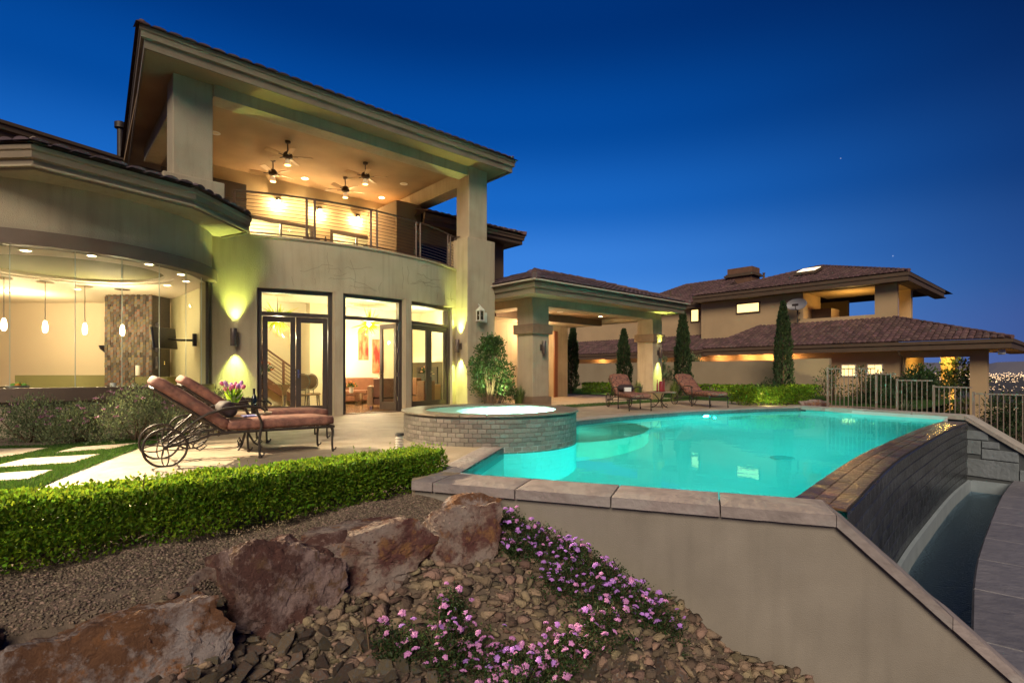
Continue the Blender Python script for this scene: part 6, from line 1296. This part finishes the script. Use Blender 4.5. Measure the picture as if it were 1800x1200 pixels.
for k in range(7): a = k*.9; mb = MB(); mb.lathe([(.005,-.04),(.03,-.025),(.042,0),(.03,.028),(.005,.04)], 10, c=(-8.45+.075*math.cos(a)*(k > 0),9.05+.075*math.sin(a)*(k > 0),.835+.02*(k == 0))); mb.build('fruit', mat('lime_fruit', (.12,.30,.03), None, rough=.4) if k == 0 else (MATS['lime_fruit'] if k % 2 else mat('orange_fruit%d' % k, (.6,.25,.02), None, rough=.4)), fb, smooth=60)
for x, y, r, h, lab in ((-8.95,8.75,.07,.17,'clear glass jar on the bar counter at the left'),(-9.62,13.6,.05,.26,'pale candle standing by the foot of the stone column'),(-7.5,9.95,.05,.10,'small candle on the bar counter near the joint'),(-7.28,10.2,.04,.08,'tiny white candle on the bar counter at the right'),(-6.95,11.1,.035,.07,'white cup on the bar near the right end of the bay')): mb = MB(); z0 = .98 if y > 13 else .76; mb.lathe([(r,z0),(r,z0+h),(r*.85,z0+h),(r*.8,z0+h-.03)], 16, c=(x,y,0)); tag(mb.build('jar' if r > .06 else 'candle', clearglass if r > .06 else white, smooth=40), lab, 'jar' if r > .06 else 'candle')
# ------------------------------------------------------------------ inside the main room
def chandelier(label, p, pw):
    p = Vector(p); t = thing('chandelier', label, 'chandelier', tuple(p), group='blown glass chandeliers'); mb = MB(); mb.tube([p+Vector((0,0,.6)),p], .012, 6); mb.build('rod', chrome, t)
    gm = mat('lime_glass', (.28,.50,.012), (.62,.30,.01), 9, .15, emit=(.40,.62,.02), es=.30) if 'lime_glass' not in MATS else MATS['lime_glass']; mb = MB()
    for k in range(110):
        v = Vector(RNG.normal(size=3)).normalized(); L = RNG.uniform(.26,.44); b = Vector(RNG.normal(0,.05,3)); mb.tube([p+v*.05,p+v*L*.6+b,p+v*L+b*2.2], [.014,.011,.003], 5)
    mb.build('glass_tendrils', gm, t, kind='stuff'); mb = MB(); mb.lathe([(.005,-.09),(.07,-.06),(.09,0),(.07,.06),(.005,.09)], 12, c=tuple(p)); mb.build('globe', emis('chandelier_globe', (.75,1,.45), 5) if 'chandelier_globe' not in MATS else MATS['chandelier_globe'], t, smooth=60)
    lamp('chandelier_lamp', 'POINT', p+Vector((0,0,-.50)), pw, (1,.83,.50), size=.03)
chandelier('lime and amber glass chandelier seen through the left doors', B(4.95,15.3,2.55), 130); chandelier('lime and amber glass chandelier in the middle doorway', B(8.0,15.9,2.62), 190)
lamp('room_lamp', 'POINT', B(9.7,15.2,2.7), 60, (1,.85,.52), size=.03); lamp('room_lamp', 'POINT', B(7.9,17.0,1.5), 30, WARM, size=.03); lamp('room_lamp', 'POINT', B(6.5,14.0,2.9), 40, WARM, size=.03)
art = mat('abstract_art', (.50,.05,.012), (.55,.26,.12), 5, .7, detail=8, stretch=(2,2,.6), c3=(.32,.02,.01))
for s0, s1, z0, z1, lab in ((8.45,8.82,1.50,2.58,'left abstract orange red painting on the room wall'),(8.98,9.42,1.05,2.26,'right abstract orange red painting, lower than its neighbour')): mb = MB(); mb.hbox(s0,s1,17.55,17.598,z0,z1); tag(mb.build('painting', art, bevel=.004), lab, 'painting', 'two abstract paintings')
def seat(name, label, cat, M, w, m, seats, m2=None):
    t = thing(name, label, cat, tuple(M @ Vector((0,0,0)))); m2 = m2 or m
    def bx(n, *a, mt=m): q = MB(M); q.box(*a); return q.build(n, mt, t, bevel=.03)
    bx('base', -w/2+.17,w/2-.17,-.40,.36,.10,.30); bx('backrest', -w/2+.17,w/2-.17,.22,.42,.32,.88)
    bx('armrest', -w/2,-w/2+.165,-.42,.42,.08,.66,mt=m2); bx('armrest', w/2-.165,w/2,-.42,.42,.08,.66,mt=m2)
    for k in range(seats): c = -w/2+.17+(w-.34)*(k+.5)/seats; bx('seat_cushion', c-(w-.34)/seats/2+.005,c+(w-.34)/seats/2-.005,-.42,.215,.31,.46)
    for x in (-w/2+.1,w/2-.1):
        for y in (-.34,.34): q = MB(M); q.box(x-.03,x+.03,y-.03,y+.03,.0,.10); q.build('leg', chrome, t)
    return t
def RM(s, t_, a): return Matrix.Translation(B(s,t_,.008)) @ HM.to_3x3().to_4x4() @ Matrix.Rotation(R(a),4,'Z')
seat('sofa', 'brown leather sofa under the paintings', 'sofa', RM(8.2,16.9,0), 1.9, leather, 2)
seat('armchair', 'tan and brown armchair just inside the middle doorway', 'armchair', RM(7.75,14.35,150), 1.0, leather, 1, tanfab); seat('armchair', 'brown armchair seen in the right doors', 'armchair', RM(9.6,15.2,90), .9, leather, 1, tanfab)
ct = thing('coffee_table', 'low glass coffee table in front of the sofa', 'table', tuple(B(7.2,15.9,0))); mb = MB(); mb.hbox(6.75,7.75,15.6,16.2,.40,.42); mb.build('tabletop', clearglass, ct)
for s in (6.85,7.65): mb = MB(); mb.hbox(s-.03,s+.03,15.65,16.15,.01,.40); mb.build('leg', chrome, ct)
def flowers(name, label, p, h, cols, n=26, r=.16, pot=None):
    p = Vector(p); t = thing(name, label, 'flowers', tuple(p)); mb = MB(); mb.lathe([(.05,0),(.075,.05),(.06,h*.45),(.085,h*.5),(.075,h*.5),(.05,.04)], 16, c=tuple(p)); mb.build('vase', pot or clearglass, t, smooth=50); P = []; D = []
    for k in range(n*5): v = Vector(RNG.normal(size=3)).normalized(); v.z = abs(v.z); q = p+Vector((0,0,h*.5))+v*r*RNG.uniform(.2,1); P.append(q); D.append(v+Vector((0,0,.3)))
    leaves('foliage', np.array(P), np.array(D), .10, leaf_mid, t, .3)
    mb = MB()
    for k in range(n): v = Vector(RNG.normal(size=3)).normalized(); v.z = abs(v.z)*1.1; mb.lathe([(.006,-.02),(.028,0),(.03,.02),(.006,.035)], 7, c=tuple(p+Vector((0,0,h*.55))+v*r*1.05))
    mb.build('blooms', cols, t, smooth=60, kind='stuff')
flowers('flower_vase', 'orange flowers and greenery on the coffee table', B(7.35,15.8,.42), .34, mat('orange_bloom', (.65,.20,.05), None), 12, .13, white); flowers('flower_vase', 'tall white vase of greenery and orange blooms on the dining table', B(4.45,14.75,.76), .62, MATS['orange_bloom'], 14, .20, white); flowers('flower_vase', 'pale roses in a vase inside the right doors', B(9.05,14.15,.80), .46, mat('pale_bloom', (.70,.42,.25), None), 26, .16)
mb = MB(); mb.hbox(8.85,9.25,13.95,14.35,.01,.80); tag(mb.build('pedestal', leather, bevel=.01), 'dark pedestal carrying the roses inside the right doors', 'pedestal')
cab = thing('media_cabinet', 'dark media wall in the lower half of the right doors', 'cabinet', tuple(B(10.4,15.6,0))); mb = MB(); mb.hbox(10.2,10.58,14.2,17.2,.01,1.42); mb.build('case', mat('dark_olive', (.055,.045,.022), None, rough=.4), cab); mb = MB(); mb.hbox(10.1,10.58,14.1,17.3,1.42,1.62); mb.build('mantel', creamceil, cab); mb = MB(); mb.hbox(10.16,10.2,15.2,16.5,.62,1.25); mb.build('television', blackm, cab)
dt = thing('dining_table', 'glass dining table inside the left doors', 'dining table', tuple(B(4.5,14.9,0))); mb = MB(); mb.hbox(3.9,5.3,14.4,15.4,.74,.757); mb.build('tabletop', clearglass, dt)
for s, t_ in ((4.2,14.9),(5.0,14.9)): mb = MB(); mb.lathe([(.20,.01),(.16,.05),(.06,.20),(.06,.55),(.18,.73)], 18, c=tuple(B(s,t_))); mb.build('pedestal', chrome, dt, smooth=50)
def dchair(label, s, t_, a):
    M = RM(s,t_,a); t = thing('dining_chair', label, 'dining chair', tuple(M @ Vector((0,0,0))), group='oval backed dining chairs'); mb = MB(M); mb.lathe([(.01,.44),(.21,.44),(.23,.47),(.20,.50),(.01,.51)], 20, M); mb.build('seat', tanfab, t, smooth=50)
    mb = MB(M); mb.tube([(.17*math.cos(2*PI*k/24),.20+.03*math.sin(2*PI*k/24),.80+.21*math.sin(2*PI*k/24)) for k in range(24)], .018, 7, closed=True); mb.tube([(-.06,.20,.60),(-.06,.20,.47)], .014, 6); mb.tube([(.06,.20,.60),(.06,.20,.47)], .014, 6); b = mb.build('back_ring', chrome, t, smooth=60); mb = MB(M); mb.lathe([(.005,-.012),(.15,-.01),(.15,.01),(.005,.012)], 20, M @ Matrix.Translation((0,.20,.80)) @ Matrix.Rotation(PI/2,4,'X') @ Matrix.Diagonal((1,1.25,1,1))); mb.build('back_pad', tanfab, b)
    for x in (-.16,.16):
        for y in (-.15,.17): mb = MB(M); mb.tube([(x*.9,y*.9,.45),(x,y,.2),(x*1.12,y*1.15,0)], [.02,.015,.011], 7); mb.build('leg', chrome, t, smooth=50)
dchair('left of two oval backed dining chairs by the door post', 5.15,14.0,165); dchair('right of two oval backed dining chairs by the door post', 5.55,14.35,150); dchair('oval backed dining chair at the far side of the glass table', 4.2,15.7,10); dchair('oval backed dining chair near the left door frame', 4.0,14.15,195)
# ------------------------------------------------------------------ pool fence: stepped panels, posts, rails, pickets
fdir = WINGD; f0 = FARO-WN*.50
fence = thing('pool_fence', 'beige metal picket fence stepping down the slope behind the pool corner', 'fence', tuple(f0+fdir*2.3))
fm = mat('fence_paint', (.32,.25,.20), (.27,.21,.165), 6, .5)
def fpanel(t0, t1, zt, zb, posts=True, dz=0):
    n = max(2, round((t1-t0)/.118)); Mz = lambda t_: f0+fdir*t_; ang = math.atan2(fdir.y,fdir.x)
    def bar(a, b, z0, z1, h=.018): q = MB(Matrix.Translation(Mz(a)) @ Matrix.Rotation(ang,4,'Z')); q.box(0,b-a,-h,h,z0,z1); return q
    pn = bar(t0,t1,zt-.035,zt).build('top_rail', fm, fence); bar(t0,t1,zb+.08,zb+.11).build('bottom_rail', fm, fence)
    for k in range(1,n): x = t0+(t1-t0)*k/n; o = bar(x-.008,x+.008,zb+.02,zt-.036,.008).build('picket', fm, fence)
    for x in (t0,): bar(x-.022,x+.022,zb-.2,zt+.03,.022).build('post', fm, fence)
fpanel(.40,1.75,1.19,-.05); fpanel(1.78,2.28,1.03,-.06); fpanel(2.31,3.14,.86,-.10)
fpanel(3.17,3.98,.70,-.20); fpanel(4.01,6.2,.55,-.75); fpanel(6.23,8.6,.40,-1.35)
# lit low wall of a yard down the slope, seen through the pickets
p0 = Vector((26.2,29.0,0)); ly = thing('yard_wall', 'brightly lit low yard wall seen through the fence at the right edge', 'wall', tuple(p0)); mb = MB(); mb.prism([Vector((26.2,29,0)),Vector((38,29.5,0)),Vector((38,29.9,0)),Vector((26.2,29.4,0))], -3.3, -.75); mb.build('wall_body', mat('yard_stucco', (.50,.40,.27), None), ly); mb = MB(); mb.prism([Vector((26.1,28.95,0)),Vector((38,29.45,0)),Vector((38,29.95,0)),Vector((26.1,29.45,0))], -.75, -.62); mb.build('wall_cap', darkfascia, ly)
lamp('yard_lamp', 'POINT', (28.5,27.2,-1.2), 90, (1,.72,.40), size=.1); lamp('yard_lamp', 'POINT', (31.5,27.4,-1.2), 70, (1,.72,.40), size=.1)
# ------------------------------------------------------------------ flood lamp under the bay eave and garden lamps
t = thing('eave_flood_lamp', 'bronze flood lamp under the left end of the bay eave', 'flood lamp', (-8.35,8.25,4.13)); mb = MB(); mb.lathe([(.03,0),(.09,-.05),(.11,-.20),(.09,-.20),(.02,-.1)], 16, c=(-8.35,8.25,4.13)); mb.build('hood', iron, t, smooth=40)
lamp('eave_flood', 'SPOT', (-8.30,8.18,3.88), 4100, (1,.80,.50), (-2.3,4.3,0), .06, 74, 1.0)
for p, to, pw in (((8.0,16.45,.10),(8.3,17.2,.35),22),((9.2,16.7,.10),(9.3,17.4,.35),22),((10.4,21.9,.12),(10.6,23.4,.5),60),((4.5,25.6,.12),(4.5,27.2,.5),45),((9.6,22.3,.12),(9.2,23.6,.5),50),((12.6,22.4,.15),(12.4,24.3,1.8),50)): lamp('garden_lamp', 'SPOT', p, pw, (1,.86,.45), to, .03, 150, .9)
lamp('garden_spot', 'SPOT', (-.30,14.75,.25), 85, (.85,1,.5), (-.65,15.4,1.6), .04, 100, .6)
